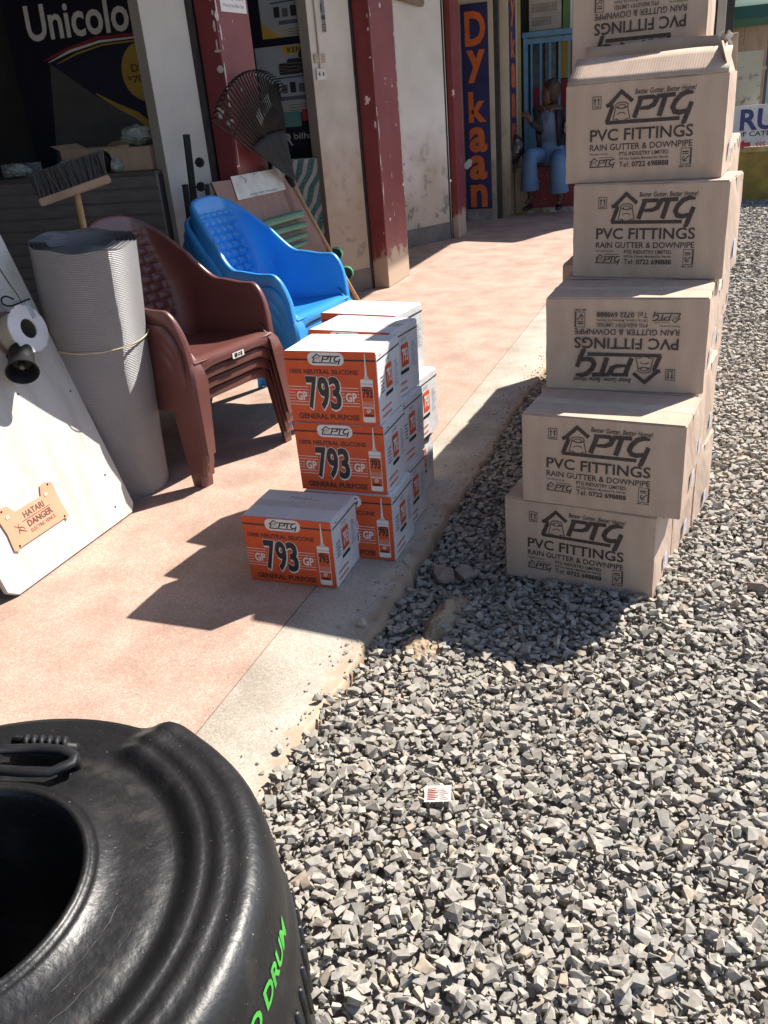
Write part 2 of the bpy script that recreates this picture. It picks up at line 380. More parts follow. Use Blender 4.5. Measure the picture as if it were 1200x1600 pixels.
def ptg_logo(p, x0, x1, y0, y1, mi=0, l=0, line=1.0):
    """house with a roof chevron, slanted letters and an underline"""
    W, Hh = x1 - x0, y1 - y0
    q = lambda u, v: (x0 + u * W, y0 + v * Hh)
    t = .055 * Hh * line
    p.stroke([q(.0, .60), q(.04, .64), q(.175, .97), q(.31, .70)], t * 2.0, mi, l)
    p.stroke([q(.01, .61), q(.085, .62)], t * 1.6, mi, l)
    p.stroke([q(.075, .60), q(.012, .16), q(.02, .155)], t * 2.2, mi, l)
    p.stroke([q(.0, .15), q(.86, .15)], t * 1.9, mi, l)
    # small line drawing in the house
    p.arc(*q(.185, .60), .075 * W, .085 * Hh, 0, 360, t * .45, mi, l)
    p.arc(*q(.185, .57), .045 * W, .05 * Hh, 0, 360, t * .4, mi, l)
    p.stroke([q(.112, .55), q(.085, .22), q(.13, .24), q(.15, .2)], t * .45, mi, l)
    p.stroke([q(.255, .55), q(.285, .22), q(.245, .24), q(.225, .2)], t * .45, mi, l)
    p.arc(*q(.185, .34), .05 * W, .07 * Hh, 10, 170, t * .4, mi, l, 8)
    # letters
    k = t * 2.5
    p.stroke([q(.335, .24), q(.405, .74)], k, mi, l)
    p.stroke([q(.37, .76), q(.55, .77), q(.585, .70), q(.56, .56), q(.50, .49), q(.40, .48)], [k * .8, k * .8, k, k, k * .8, k * .6], mi, l)
    p.stroke([q(.585, .77), q(.80, .79)], k * .85, mi, l)
    p.stroke([q(.625, .24), q(.685, .76)], k * 1.05, mi, l)
    p.stroke([q(1.0, .80), q(.93, .82), q(.86, .76), q(.80, .60), q(.775, .45), q(.80, .33), q(.86, .30), q(.93, .34)], [k * .5, k * .9, k, k, k, k, k, k * .8], mi, l)
    p.stroke([q(.985, .56), q(.945, .28), q(.91, .04), q(.885, .0)], [k * .9, k, k, k * .6], mi, l)

# ------------------------------------------------------------------ ground
def gz(x, y):
    """gravel level"""
    z = -.034 + .010 * np.sin(2.1 * x + .7 * y) * np.cos(1.7 * y - 1.1 * x)
    z = z + .018 * np.exp(-((x + .90) / .09) ** 2)
    z = z - .052 * np.exp(-(((x + .74) / .22) ** 2 + ((y - 2.50) / .42) ** 2))
    z = z + .03 * np.exp(-(((x + .75) / .22) ** 2 + ((y - 1.25) / .6) ** 2))
    return z
gme = MB()
xs = [-60, -20, -6, -2] + list(np.linspace(-1.0, 2.2, 33)) + [4, 10, 30, 80]
ys = [-60, -20, -6, -1] + list(np.linspace(-.5, 6, 44)) + [9, 14, 25, 60, 160]
vs_ = [(x, y, float(gz(x, y)) - .035 if -1.2 < x < 2.3 and -.6 < y < 6.2 else -.09) for y in ys for x in xs]
nx = len(xs)
gme.add(vs_, [(j * nx + i, j * nx + i + 1, (j + 1) * nx + i + 1, (j + 1) * nx + i) for j in range(len(ys) - 1) for i in range(nx - 1)])
struct(gme.build('ground', M_ground, smooth=True))

def edge_x(y): return -.902 + .007 * math.sin(4.1 * y + .5) + .005 * math.sin(23 * y + 3 * math.sin(2.3 * y)) + .005 * math.sin(57 * y + 4 * math.sin(5.1 * y)) + .004 * math.sin(131 * y)
# veranda: red terrazzo slab and grey edge strip with a worn outer edge
mb = MB(); mb.box((-6.3, -3, -.2), (-1.186, 16, 0)); struct(mb.build('veranda_floor', M_red_floor))
mb = MB(); yy = list(np.linspace(-3, .4, 12)) + list(np.linspace(.45, 6, 160)) + list(np.linspace(6.2, 16, 40)); vv = []; ff = []
for y in yy:
    e = edge_x(y); vv += [(-1.182, y, -.2), (-1.182, y, .0), (e - .014, y, -.001), (e - .004, y, -.006), (e + .004, y, -.022), (e + .012, y, -.2)]
for i in range(len(yy) - 1):
    for k in range(5): ff.append((i * 6 + k, i * 6 + k + 1, i * 6 + 6 + k + 1, i * 6 + 6 + k))
mb.add(vv, ff); struct(mb.build('veranda_edge', M_grey_floor, smooth=60))

# stones
def hull(seed, n=11, sq=(1, .8, .6), block=False):
    rr = random.Random(seed); bm = bmesh.new()
    if block:                                   # a broken block: box corners knocked about, one or two cut off
        for cx in (-1, 1):
            for cy in (-1, 1):
                for cz in (-1, 1):
                    k = rr.uniform(.55, 1.12); bm.verts.new((cx * sq[0] * .78 * k * rr.uniform(.7, 1.1), cy * sq[1] * .78 * k * rr.uniform(.6, 1.1), cz * sq[2] * .8 * rr.uniform(.5, 1.1)))
        for q in range(n): bm.verts.new((rr.uniform(-1, 1) * sq[0], rr.uniform(-.8, .8) * sq[1], rr.choice((-1, 1)) * rr.uniform(.3, .9) * sq[2]))
    else:
        for i in range(n):
            d = Vector((rr.gauss(0, 1), rr.gauss(0, 1), rr.gauss(0, 1))).normalized() * rr.uniform(.8, 1.1)
            bm.verts.new((d.x * sq[0], d.y * sq[1], d.z * sq[2]))
    bmesh.ops.convex_hull(bm, input=bm.verts)
    for v in [v for v in bm.verts if not v.link_faces]: bm.verts.remove(v)
    bmesh.ops.triangulate(bm, faces=bm.faces); bm.verts.index_update()
    V = np.array([v.co[:] for v in bm.verts]); Fa = np.array([[v.index for v in f.verts] for f in bm.faces]); bm.free(); return V, Fa
HULLS = [hull(100 + i, 1 + i % 3, (1, random.uniform(.55, .95), random.uniform(.28, .52)), True) for i in range(36)] + [hull(500 + i, 9 + i % 4, (1, random.uniform(.6, .95), random.uniform(.32, .55))) for i in range(36)]
HULLS_LO = [hull(300 + i, 0, (1, random.uniform(.6, .95), random.uniform(.36, .6)), True) for i in range(18)]
def rotmats(n, tilt):
    a = rng.uniform(0, 2 * np.pi, n); b = rng.normal(0, tilt, n) * rng.choice([.6, 1, 2.2], n); c = rng.normal(0, tilt, n)
    ca, sa, cb, sb, cc, sc_ = np.cos(a), np.sin(a), np.cos(b), np.sin(b), np.cos(c), np.sin(c)
    Z = np.zeros((n, 3, 3)); X = Z.copy(); Y = Z.copy()
    Z[:, 0, 0] = ca; Z[:, 0, 1] = -sa; Z[:, 1, 0] = sa; Z[:, 1, 1] = ca; Z[:, 2, 2] = 1
    X[:, 0, 0] = 1; X[:, 1, 1] = cb; X[:, 1, 2] = -sb; X[:, 2, 1] = sb; X[:, 2, 2] = cb
    Y[:, 1, 1] = 1; Y[:, 0, 0] = cc; Y[:, 0, 2] = sc_; Y[:, 2, 0] = -sc_; Y[:, 2, 2] = cc
    return Z @ X @ Y
AV, AF = [], []; voff = 0
def scatter(P, S, hulls, tilt=.25):
    global voff
    n = len(P); k = rng.integers(0, len(hulls), n); Rm = rotmats(n, tilt)
    for hi, (V, Fa) in enumerate(hulls):
        idx = np.where(k == hi)[0]
        if not len(idx): continue
        W = np.einsum('nij,vj->nvi', Rm[idx], V) * S[idx][:, None, None] + P[idx][:, None, :]
        AV.append(W.reshape(-1, 3)); nv = len(V)
        AF.append((Fa[None] + (np.arange(len(idx)) * nv)[:, None, None]).reshape(-1, 3) + voff); voff += nv * len(idx)
def field(x0, x1, y0, y1, s, dz, lo, hi, keep=1.0):
    nx_, ny_ = int((x1 - x0) / s), int((y1 - y0) / s)
    X, Y = np.meshgrid(np.arange(nx_), np.arange(ny_)); X = x0 + (X + .5 * (Y % 2)) * s; Y = y0 + Y * s
    X = (X + rng.uniform(-.45, .45, X.shape) * s).ravel(); Y = (Y + rng.uniform(-.45, .45, Y.shape) * s).ravel()
    S = lo + (hi - lo) * rng.beta(1.3, 2.9, len(X))
    ex = np.array([edge_x(y) for y in Y]) + rng.uniform(-.028, .026, len(X)) + .008
    # bare sandy patches beside the veranda edge
    bare = np.exp(-(((X + .735) / .045) ** 2 + ((Y - 2.20) / .15) ** 2)) + np.exp(-(((X + .755) / .07) ** 2 + ((Y - 2.02) / .06) ** 2))
    drum = np.hypot(X + .88, Y - .515) < .40
    m = (X > ex) & (rng.uniform(0, 1, len(X)) < keep) & (bare < .45) & ~drum
    X, Y, S = X[m], Y[m], S[m]
    return np.stack([X, Y, gz(X, Y) + dz + rng.uniform(-.006, .006, len(X))], 1), S
for (a, b, y0, y1, s, lo, hi, h) in ((-.97, .95, .4, 3.3, .0205, .0092, .0285, HULLS), (-.97, 1.2, 3.3, 6.2, .027, .0125, .030, HULLS_LO), (-.97, 1.5, 6.2, 12.0, .037, .017, .035, HULLS_LO)):
    P_, S_ = field(a, b, y0, y1, s, -.016, lo, hi); scatter(P_, S_, h)
    P_, S_ = field(a, b, y0, y1, s * 1.05, .001, lo, hi, .9); scatter(P_, S_, h)
    P_, S_ = field(a, b, y0, y1, s * .95, -.004, lo * .55, lo * 1.1, .7); scatter(P_, S_, HULLS_LO, .6)
P_, S_ = field(-.97, .95, .4, 3.3, .045, .010, .011, .029, .5); scatter(P_, S_, HULLS, .35)
# grit and crumbs kicked onto the edge strip and over the bare earth
ng = 420; Yg = rng.uniform(.9, 6.0, ng); Xg = np.array([edge_x(y) for y in Yg]) - np.abs(rng.normal(0, .05, ng)) - .004
scatter(np.stack([Xg, Yg, np.full(ng, .0012)], 1), rng.uniform(.0015, .0055, ng) * rng.choice([1, 1, 1, 1.8], ng), HULLS_LO, .3)
ng = 90; Xg = rng.normal(-.74, .06, ng); Yg = rng.uniform(1.96, 2.36, ng)
scatter(np.stack([Xg, Yg, -.02 + rng.uniform(-.025, .0, ng)], 1), rng.uniform(.006, .018, ng), HULLS, .3)
def tri_mesh(name, V, Fa, mat):
    me = bpy.data.meshes.new(name); me.vertices.add(len(V)); me.vertices.foreach_set('co', V.astype(np.float32).ravel())
    me.loops.add(Fa.size); me.loops.foreach_set('vertex_index', Fa.astype(np.int32).ravel())
    me.polygons.add(len(Fa)); me.polygons.foreach_set('loop_start', np.arange(0, Fa.size, 3, dtype=np.int32))
    me.polygons.foreach_set('use_smooth', np.zeros(len(Fa), dtype=bool))
    me.materials.append(mat); me.update(calc_edges=True); return me
gv = stuff(obj('gravel', tri_mesh('gravel', np.concatenate(AV), np.concatenate(AF), M_stone)))
gv['label'] = 'crushed grey stone gravel spread beside the veranda'
# single pieces lying about
def rock(name, p, size, sq, seed, label, cat, mat, tilt=(0, 0, 0), n=26, sub=0, grp=None):
    V, Fa = hull(seed, n, sq); mb = MB(); mb.add(V * size, [tuple(f) for f in Fa])
    zmin = min((Euler(tilt).to_matrix() @ Vector(v)).z for v in mb.v)
    o = mb.build(name, mat, None, False, (p[0], p[1], p[2] - zmin), tilt)
    return tag(o, label, cat, grp)
for i, (px, py, s, lb) in enumerate(((565, 978, .021, 'dark stone chip on the shaded edge strip in front of the single orange carton'), (498, 1094, .020, 'grey stone chip alone on the sunlit edge strip'), (436, 1174, .016, 'small grey stone chip on the edge strip nearest the black drum'))):
    p = at_z(px, py, 0); rock('stone_chip', (p.x, p.y, .001), s, (1, .75, .62), 40 + i, lb, 'stone', M_stone, (.2, .1, i), 12)
p = at_z(693, 903, -.05); rock('field_stone', (p.x, p.y, -.07), .056, (1, .72, .62), 61, 'rounded pinkish brown stone in the hollow by the veranda edge', 'stone', M_rock, (.1, .2, 2.2), 40)
p = at_z(725, 898, -.05); rock('field_stone', (p.x, p.y, -.07), .042, (1, .8, .7), 63, 'smaller brown stone right of the rounded pinkish one', 'stone', M_rock, (.3, 0, .4), 30)
p = at_z(1181, 926, -.05); rock('field_stone', (p.x, p.y, -.05), .042, (1, .55, .5), 65, 'large tan stone on the sunlit gravel right of the brown cartons', 'stone', M_rock, (.2, .3, 2.6), 26)
p = at_z(650, 935, -.05); rock('field_stone', (p.x - .05, p.y, -.10), .07, (1, .8, .5), 67, 'flat brown stone half buried against the broken edge strip', 'stone', M_rock, (.1, .1, 1.0), 22)
def lump(name, cx, cy, rx, ry, rot, h, z0, seed, label):
    from mathutils import noise
    mb = MB(); n = 28; c, s_ = math.cos(rot), math.sin(rot)
    def fn(u, v):
        a, r = u * 2 * math.pi, v
        k = 1 + .30 * noise.noise((math.cos(a) * 1.8 + seed, math.sin(a) * 1.8, seed)) + .12 * noise.noise((math.cos(a) * 6, math.sin(a) * 6 + seed, seed))
        x, y = rx * r * k * math.cos(a), ry * r * k * math.sin(a)
        z = h * max(0, 1 - r ** 1.7) * (1 + .35 * noise.noise((x * 22, y * 22, seed))) + .013 * noise.noise((x * 55, y * 55, seed)) + .006 * noise.noise((x * 150, y * 150, seed)) - .03 * (r > .97)
        return (cx + c * x - s_ * y, cy + s_ * x + c * y, z0 + z)
    mb.grid(fn, 40, n)
    return struct(mb.build(name, M_dirt, None, True))
lump('earth_mound', -.735, 2.22, .055, .17, -.15, .066, -.072, 3.1, '')
lump('earth_patch', -.755, 2.02, .085, .075, 0, .042, -.058, 5.2, '')
# a tuft of weed
t = thing('weed_tuft', 'small green weed growing between dark stones by the edge strip', 'plant', at_z(640, 996, -.06))
M_leaf = pm('weed_leaf', (.07, .13, .035), (.05, .09, .025), 20, .6)
for k in range(16):
    mb = MB(); a = k * 2.4; L = random.uniform(.018, .034); wd = .003; d = Vector((math.cos(a), math.sin(a), 0)); s_ = Vector((-d.y, d.x, 0)) * wd
    pts = [Vector((0, 0, 0)), d * L * .4 + Vector((0, 0, L * .8)), d * L * .9 + Vector((0, 0, L * .95))]
    mb.add([pts[0] - s_ * .4, pts[0] + s_ * .4, pts[1] - s_, pts[1] + s_, pts[2]], [(0, 1, 3, 2), (2, 3, 4)])
    mb.build('leaf', M_leaf, t, fix=False)
# scrap of paper on the gravel
p = at_z(685, 1253, -.02)
pr2 = P2(); pr2.rect(0, .062, 0, .042, 0, 0)
for k in range(5): pr2.rect(.008, .028 + .006 * (k % 2), .007 + k * .006, .0095 + k * .006, 1, 1)
for k in range(6): pr2.rect(.036, .056 - .004 * (k % 3), .006 + k * .005, .0075 + k * .005, 2, 1)
sc = obj('paper_scrap', pr2.mesh('paper_scrap', [pm('scrap_paper', (.72, .62, .58)), pm('scrap_red', (.55, .16, .10)), pm('scrap_grey', (.35, .33, .32))], lambda x, y, l: (x - .031, y - .021, l * .0004 + .006 * math.sin(x * 60) * .3)), None, (p.x, p.y, .006), (R(14), R(-6), R(12)))
tag(sc, 'small scrap of printed paper lying on the gravel', 'paper')

# ------------------------------------------------------------------ building
mb = MB(); mb.box((-6.4, -3.2, 3.0), (-1.055, 11.45, 3.14))
struct(mb.build('veranda_roof', M_ceiling))
mb = MB(); mb.prism([(-6.4, 11.46), (-1.03, 11.46), (-.98, 11.62), (-.36, 11.42), (.04, 12.40), (.04, 16.5), (-6.4, 16.5)], 2.9, 3.05)  # unseen slab added here, outline shaped to throw the shadow on the far floor
struct(mb.build('shadow_canopy', M_ceiling))
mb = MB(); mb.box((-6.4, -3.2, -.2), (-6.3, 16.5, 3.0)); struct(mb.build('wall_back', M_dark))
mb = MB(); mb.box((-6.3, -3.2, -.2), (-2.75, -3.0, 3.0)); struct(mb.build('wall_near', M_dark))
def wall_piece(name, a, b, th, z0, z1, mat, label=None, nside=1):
    a, b = Vector(a), Vector(b); d = (b - a).normalized(); n = Vector((-d.y, d.x)) * th * nside
    mb = MB(); mb.prism([a, b, b + n, a + n], z0, z1)
    return mb.build(name, mat)
# splayed returns of the shop fronts
W0a, W0b = (-2.985, 4.50), (-2.845, 4.735)
W2a, W2b = (-2.962, 6.59), (-2.765, 6.93)
W3a, W3b = (-3.25, 8.74), (-2.80, 9.515)
def shop_return(a, b, mat, label, skirt=True, extra=None):
    t = thing('shop_wall', label, 'wall', (a[0], a[1], 0))
    A, B = Vector(a), Vector(b); d = (B - A).normalized(); n = Vector((-d.y, d.x)) * .12
    mb = MB(); z = Vector((0, 0)); mb.prism([z, B - A, B - A + n, n], .18 if skirt else 0, 3.0); mb.build('wall_face', mat, t)
    if skirt:
        o = -n * .03; mb = MB(); mb.prism([z + o, B - A + o, B - A + n, n], 0, .18); mb.build('skirting', M_skirt, t)
    return t, A, d
w0, A0, d0 = shop_return(W0a, W0b, M_wall0, 'plain off white wall end left of the first red pillar', False)
w2, A2, d2 = shop_return(W2a, W2b, M_wall2, 'stained beige wall with socket, left of the second red pillar')
w3, A3, d3 = shop_return(W3a, W3b, M_wall, 'white mouldy wall with thin conduit, between second pillar and vertical sign')
def on_wall(A, d, s, off, z):            # a point on a splayed return, metres along it, metres proud of it
    n = Vector((d.y, -d.x)); p = d * s + n * off; return Vector((p.x, p.y, z))
# sockets and conduits on the returns
def socket(parent, A, d, s, z, cond_top, w=.085, h=.075):
    n = Vector((d.y, -d.x)); ang = math.atan2(d.y, d.x)
    o = MB().box((-w / 2, -.012, -h / 2), (w / 2, -.001, h / 2)).build('socket_plate', pm('socket_white', (.60, .58, .54)), parent, False, on_wall(A, d, s, .0, z), (0, 0, ang))
    for q in (-.018, .018): MB().box((q - .006, -.014, -.012), (q + .006, -.0125, .012)).build('socket_hole', M_blackmetal, o)
    mbc = MB(); mbc.tube([on_wall(A, d, s, .008, z + h / 2), on_wall(A, d, s, .008, cond_top)], .008, 8); mbc.build('conduit', pm('conduit_white', (.55, .52, .47)), parent, True)
    for zz in (z + .5, z + 1.05):
        if zz < cond_top: MB().box((-.02, -.02, -.014), (.02, -.0005, .014)).build('conduit_clip', pm('conduit_white', (.55, .52, .47)), parent, False, on_wall(A, d, s, 0, zz), (0, 0, ang))
pw = at_plane(501, 116, (*W2a, 0), (d2.y, -d2.x, 0)); s2 = (Vector((pw.x, pw.y)) - A2).dot(d2)
socket(w2, A2, d2, max(.06, s2), pw.z, 2.95)
MB().box((-.05, -.010, -.03), (.05, -.001, .03)).build('switch_plate', pm('old_switch', (.38, .30, .22)), w2, False, on_wall(A2, d2, max(.07, s2), 0, pw.z + .105), (0, 0, math.atan2(d2.y, d2.x)))
pw = at_plane(628, 257, (*W3a, 0), (d3.y, -d3.x, 0)); s3 = (Vector((pw.x, pw.y)) - A3).dot(d3)
socket(w3, A3, d3, max(.08, s3), pw.z, 2.6, .10, .10)
mbl = MB(); a = on_wall(A3, d3, .02, .03, 2.36); b = on_wall(A3, d3, .60, .03, 2.25); mbl.tube([a, b], .035, 8); mbl.build('lamp_tube', pm('old_lamp', (.22, .18, .15)), w3, True)
# red pillars
def pillar(x0, x1, y0, y1, label, name='red_pillar'):
    t = thing(name, label, 'pillar', (x0, y0, 0))
    bm = bmesh.new(); bmesh.ops.create_cube(bm, size=1)
    for v in bm.verts: v.co = ((v.co.x + .5) * (x1 - x0), (v.co.y + .5) * (y1 - y0), (v.co.z + .5) * 3.0)
    bmesh.ops.bevel(bm, geom=list(bm.edges), offset=.006, segments=2, affect='EDGES')
    me = bpy.data.meshes.new('shaft'); bm.to_mesh(me); bm.free(); me.materials.append(M_redpaint)
    obj('shaft', me, t); return t
p1 = pillar(-2.825, -2.70, 4.79, 5.19, 'dark red pillar behind the rake with a white notice near the top')
p2 = pillar(-2.755, -2.622, 6.95, 7.50, 'dark red pillar with peeling paint standing clear behind the orange cartons')
p3 = pillar(-2.795, -2.735, 9.53, 9.86, 'thin red door post left of the vertical orange lettered sign', 'door_post')
# chips where the red paint has flaked off the pillar corners
M_chip = pm('bare_plaster', (.60, .54, .49), (.50, .44, .39), 30, .85)
def chips(par, x0, y0, n, seed, faces):
    rr = random.Random(seed)
    for k in range(n):
        f = rr.choice(faces); z = rr.uniform(.25, 2.2); L = rr.uniform(.008, .09) * (1 if f is faces[0] or f is faces[2] else .4); wd = rr.uniform(.004, .011) if rr.random() < .9 else .026
        pts = [(math.cos(q * 1.05) * wd * rr.uniform(.75, 1.05), math.sin(q * 1.05) * L * rr.uniform(.75, 1.05)) for q in range(6)]
        mb = MB(); c, d_, nrm = f; off = .0012 + k * .00009
        vs = [Vector(c) + Vector(d_) * p[0] + Vector((0, 0, z + p[1])) + Vector(nrm) * off for p in pts]
        mb.add(vs, [tuple(range(6))]); mb.build('bare_chip', M_chip, par, fix=False)
for par, yl, sd in ((p1, .40, 3), (p2, .55, 8)):
    W_ = .125 if par is p1 else .133
    chips(par, 0, 0, 44, sd, [((W_, .016, 0), (0, 1, 0), (1, 0, 0)), ((W_, .016, 0), (0, 1, 0), (1, 0, 0)), ((W_, .03, 0), (0, 1, 0), (1, 0, 0)), ((W_ - .012, 0, 0), (1, 0, 0), (0, -1, 0)), ((W_, yl * .45, 0), (0, 1, 0), (1, 0, 0)), ((W_, yl - .02, 0), (0, 1, 0), (1, 0, 0))])
# black shutter channels beside the pillars
for x, y, lb in ((-2.853, 4.745, 'black steel shutter channel beside the first red pillar'), (-2.785, 6.935, 'black steel shutter channel beside the second red pillar'), (-2.83, 9.50, 'black steel shutter channel beside the thin door post')):
    o = MB().box((0, 0, 0), (.026, .045, 3.0)).build('shutter_channel', M_blackmetal, None, False, (x, y - .012, 0)); tag(o, lb, 'channel')
# notice on the first pillar
pn = at_x(362, 10, -2.70)
pr = P2(); pr.rect(0, .30, 0, .10, 0); pr.text('Ultra-long Warranty', .03, .27, .055, .08, 1, 0, 0, 1); pr.text('Worry Free After Sale', .03, .27, .018, .043, 1, 0, 0, 1)
o = obj('notice', pr.mesh('notice', [M_white, pm('notice_ink', (.25, .22, .23))], lambda x, y, l: (l * .0006, x, y)), None, (-2.697, 4.86, pn.z - .03)); tag(o, 'small white printed notice fixed near the top of the red pillar', 'notice')

# --- first shop: slatted counter, banner, things on the counter
ct = thing('shop_counter', 'grey shop counter with horizontal slatted front in the dark shop', 'counter', (-4.9, 4.47, 0))
M_slat = pm('grey_slat', (.20, .185, .175), (.155, .145, .14), 6, .6, .1, 40, stretch=(1, 1, 6))
sm = MB().prism([(0, 0), (1.86, 0), (1.86, .02), (0, .02)], 0, .001).mesh('slat', M_slat)
bm = bmesh.new(); prof = [(0, 0), (-.006, .008), (-.006, .064), (0, .072), (.012, .072), (.012, 0)]
mbs = MB(); n = len(prof)
mbs.add([(0, y, z) for y, z in prof] + [(1.86, y, z) for y, z in prof], [tuple(range(n)), tuple(range(2 * n - 1, n - 1, -1))] + [(i, (i + 1) % n, n + (i + 1) % n, n + i) for i in range(n)])
sm = mbs.mesh('slat', M_slat)
for k in range(16): obj('slat', sm, ct, (0, 0, .008 + k * .0725))
MB().box((0, .014, 0), (1.86, .55, 1.165)).build('body', M_dark, ct)
MB().box((-.01, -.012, 1.168), (1.86, .56, 1.186)).build('counter_top', pm('counter_board', (.13, .11, .10)), ct)
# banner
pr = P2(); BW, BH = 1.50, 1.75
pr.rect(0, BW, 0, BH, 0, 0)
bp_ = Vector((-4.60, 5.34)); bang = R(6)
bn = Vector((-math.sin(bang), math.cos(bang), 0)); bd = Vector((math.cos(bang), math.sin(bang), 0))
def bnr(px, py):                    # photograph pixel on the banner's plane -> banner metres
    q = at_plane(px, py, (bp_.x, bp_.y, 0), bn) - Vector((bp_.x, bp_.y, 1.05)); return (q.dot(bd), q.z)
def bpoly(pts, mi, l): pr.poly([bnr(*p) for p in pts], mi, l)
bpoly([(78, 100), (245, 55), (245, 195), (150, 150)], 5, 1)
bpoly([(78, 100), (150, 150), (245, 195), (245, 330), (96, 330)], 6, 1)
pr.stroke([bnr(*p) for p in ((68, 96), (100, 80), (150, 60), (235, 50))], [.004, .02, .02, .012], 4, 2)
pr.stroke([bnr(*p) for p in ((76, 98), (110, 80), (155, 65), (235, 55))], [.004, .016, .014, .008], 2, 3)
pr.stroke([bnr(*p) for p in ((90, 100), (120, 84), (160, 70), (235, 60))], [.004, .012, .010, .008], 3, 3)
pr.stroke([bnr(*p) for p in ((150, 146), (185, 166), (215, 180), (240, 200))], [.006, .03, .045, .04], 3, 3)
x0, y0 = bnr(48, 72); x1, y1 = bnr(232, 12)
pr.text('Unicolour', x0, x1 + .08, y0 + .02, y0 + .23, 2, .02, .06, 4)
x0, y0 = bnr(60, 10); pr.text('CHAMELEON', x0, x0 + .62, y0 + .035, y0 + .15, 3, .02, 0, 4)
cx, cy = bnr(226, 112); pr.ell(cx, cy, .165, .175, 3, 4); pr.text('DIAL', cx - .09, cx + .07, cy + .005, cy + .05, 1, .01, 0, 5); pr.text('*702#', cx - .13, cx + .08, cy - .065, cy - .015, 1, .01, 0, 5)
me = pr.mesh('banner', [M_navyd, M_black, M_white, M_gold, pm('dull_red', (.30, .03, .04)), pm('banner_navy', (.018, .016, .05)), pm('banner_grey', (.10, .095, .10))], lambda x, y, l: (x, -l * .0008, y))
o = obj('shop_banner', me, None, (bp_.x, bp_.y, 1.05), (0, 0, bang)); tag(o, 'dark shop banner with large white paint brand lettering inside the shop', 'banner')
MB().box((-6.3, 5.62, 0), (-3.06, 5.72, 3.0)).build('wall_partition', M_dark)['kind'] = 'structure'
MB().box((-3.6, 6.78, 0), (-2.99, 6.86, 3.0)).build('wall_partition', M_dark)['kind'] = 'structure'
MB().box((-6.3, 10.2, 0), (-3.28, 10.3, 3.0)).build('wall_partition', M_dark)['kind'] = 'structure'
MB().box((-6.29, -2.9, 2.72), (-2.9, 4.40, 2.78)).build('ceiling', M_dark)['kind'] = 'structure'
# things on the counter
def open_carton(name, loc, rz, w, d, h, label, flaps=True):
    t = thing(name, label, 'carton', loc, rz)
    mb = MB(); th = .004
    mb.box((-w / 2, -d / 2, 0), (w / 2, d / 2, th)); mb.box((-w / 2, -d / 2, th), (w / 2, -d / 2 + th, h)); mb.box((-w / 2, d / 2 - th, th), (w / 2, d / 2, h))
    mb.box((-w / 2, -d / 2 + th, th), (-w / 2 + th, d / 2 - th, h)); mb.box((w / 2 - th, -d / 2 + th, th), (w / 2, d / 2 - th, h)); mb.build('body', M_cardin, t)
    if flaps:
        for sx in (-1, 1):
            mb = MB(); mb.add([(sx * w / 2, -d / 2, h), (sx * w / 2, d / 2, h), (sx * (w / 2 + .07), d / 2, h + .03), (sx * (w / 2 + .07), -d / 2, h + .03)], [(0, 1, 2, 3)]); mb.build('flap', M_cardin, t)
    return t
CT = 1.188
q = at_y(216, 262, 4.62); open_carton('counter_carton', (q.x, 4.66, CT), R(4), .26, .2, .125, 'closed brown carton on the counter beside the white wall end', False)
q2 = at_y(138, 262, 4.72); open_carton('counter_carton', (q2.x, 4.82, CT), R(-3), .34, .24, .13, 'open brown carton on the counter behind the broom head', True)
def crumple(name, p, r, seed, mat, label, cat, sq=(1, .8, .6)):
    from mathutils import noise
    bm = bmesh.new(); bmesh.ops.create_icosphere(bm, subdivisions=4, radius=r)
    for v in bm.verts:
        n_ = noise.noise(v.co * (2.2 / r) + Vector((seed, 0, 0))) + .5 * noise.noise(v.co * (5 / r) + Vector((0, seed, 0)))
        v.co = Vector((v.co.x * sq[0], v.co.y * sq[1], v.co.z * sq[2])) * (1 + .35 * n_)
    zm = min(v.co.z for v in bm.verts); me = bpy.data.meshes.new(name); bm.to_mesh(me); bm.free(); me.materials.append(mat)
    o = obj(name, me, None, (p[0], p[1], p[2] - zm)); return tag(o, label, cat)
M_poly = pm('cloudy_plastic', (.42, .45, .44), (.20, .27, .24), 14, .25)
q = at_y(214, 220, 4.66); crumple('plastic_bag', (q.x, 4.66, CT + .127), .085, 2.0, M_poly, 'crumpled clear plastic bag on top of the small closed carton', 'bag', (1.1, .8, .55))
q = at_y(186, 262, 4.55); crumple('plastic_wrap', (q.x, 4.53, CT), .035, 5.0, M_poly, 'little ball of clear plastic in front of the counter cartons', 'wrapper', (1, .8, 1))
q = at_y(108, 250, 4.6); crumple('plastic_wrap', (q.x - .02, 4.6, CT), .05, 7.0, M_poly, 'pale plastic packet behind the broom bristles', 'wrapper', (1.2, .8, .8))
q = at_y(30, 270, 4.62); crumple('plastic_wrap', (q.x, 4.60, CT), .06, 9.0, M_poly, 'loose clear wrapping at the left end of the counter', 'wrapper', (1.6, .8, .6))
q = at_y(20, 258, 4.66); o = MB().box((-.12, -.06, 0), (.09, .06, .075)).build('blue_packet', pm('packet_blue', (.10, .13, .20), (.35, .36, .38), 30, .4), None, False, (q.x, 4.75, CT), (0, 0, .1)); tag(o, 'dark blue and white packet on the left end of the counter', 'packet')
q = at_y(161, 228, 4.60); mb = MB(); mb.lathe([(.052, -.02), (.058, -.02), (.058, .02), (.052, .02)], 32, axis=(.2, 1, .1), closed=True); mb.lathe([(.0, .005), (.052, .005)], 32, axis=(.2, 1, .1))
o = mb.build('plastic_ring', M_plastic_black, None, True, (q.x, 4.45 + .12, CT + .0585 + .0), (0, 0, 0)); tag(o, 'round black plastic ring standing on the counter behind the broom', 'ring')

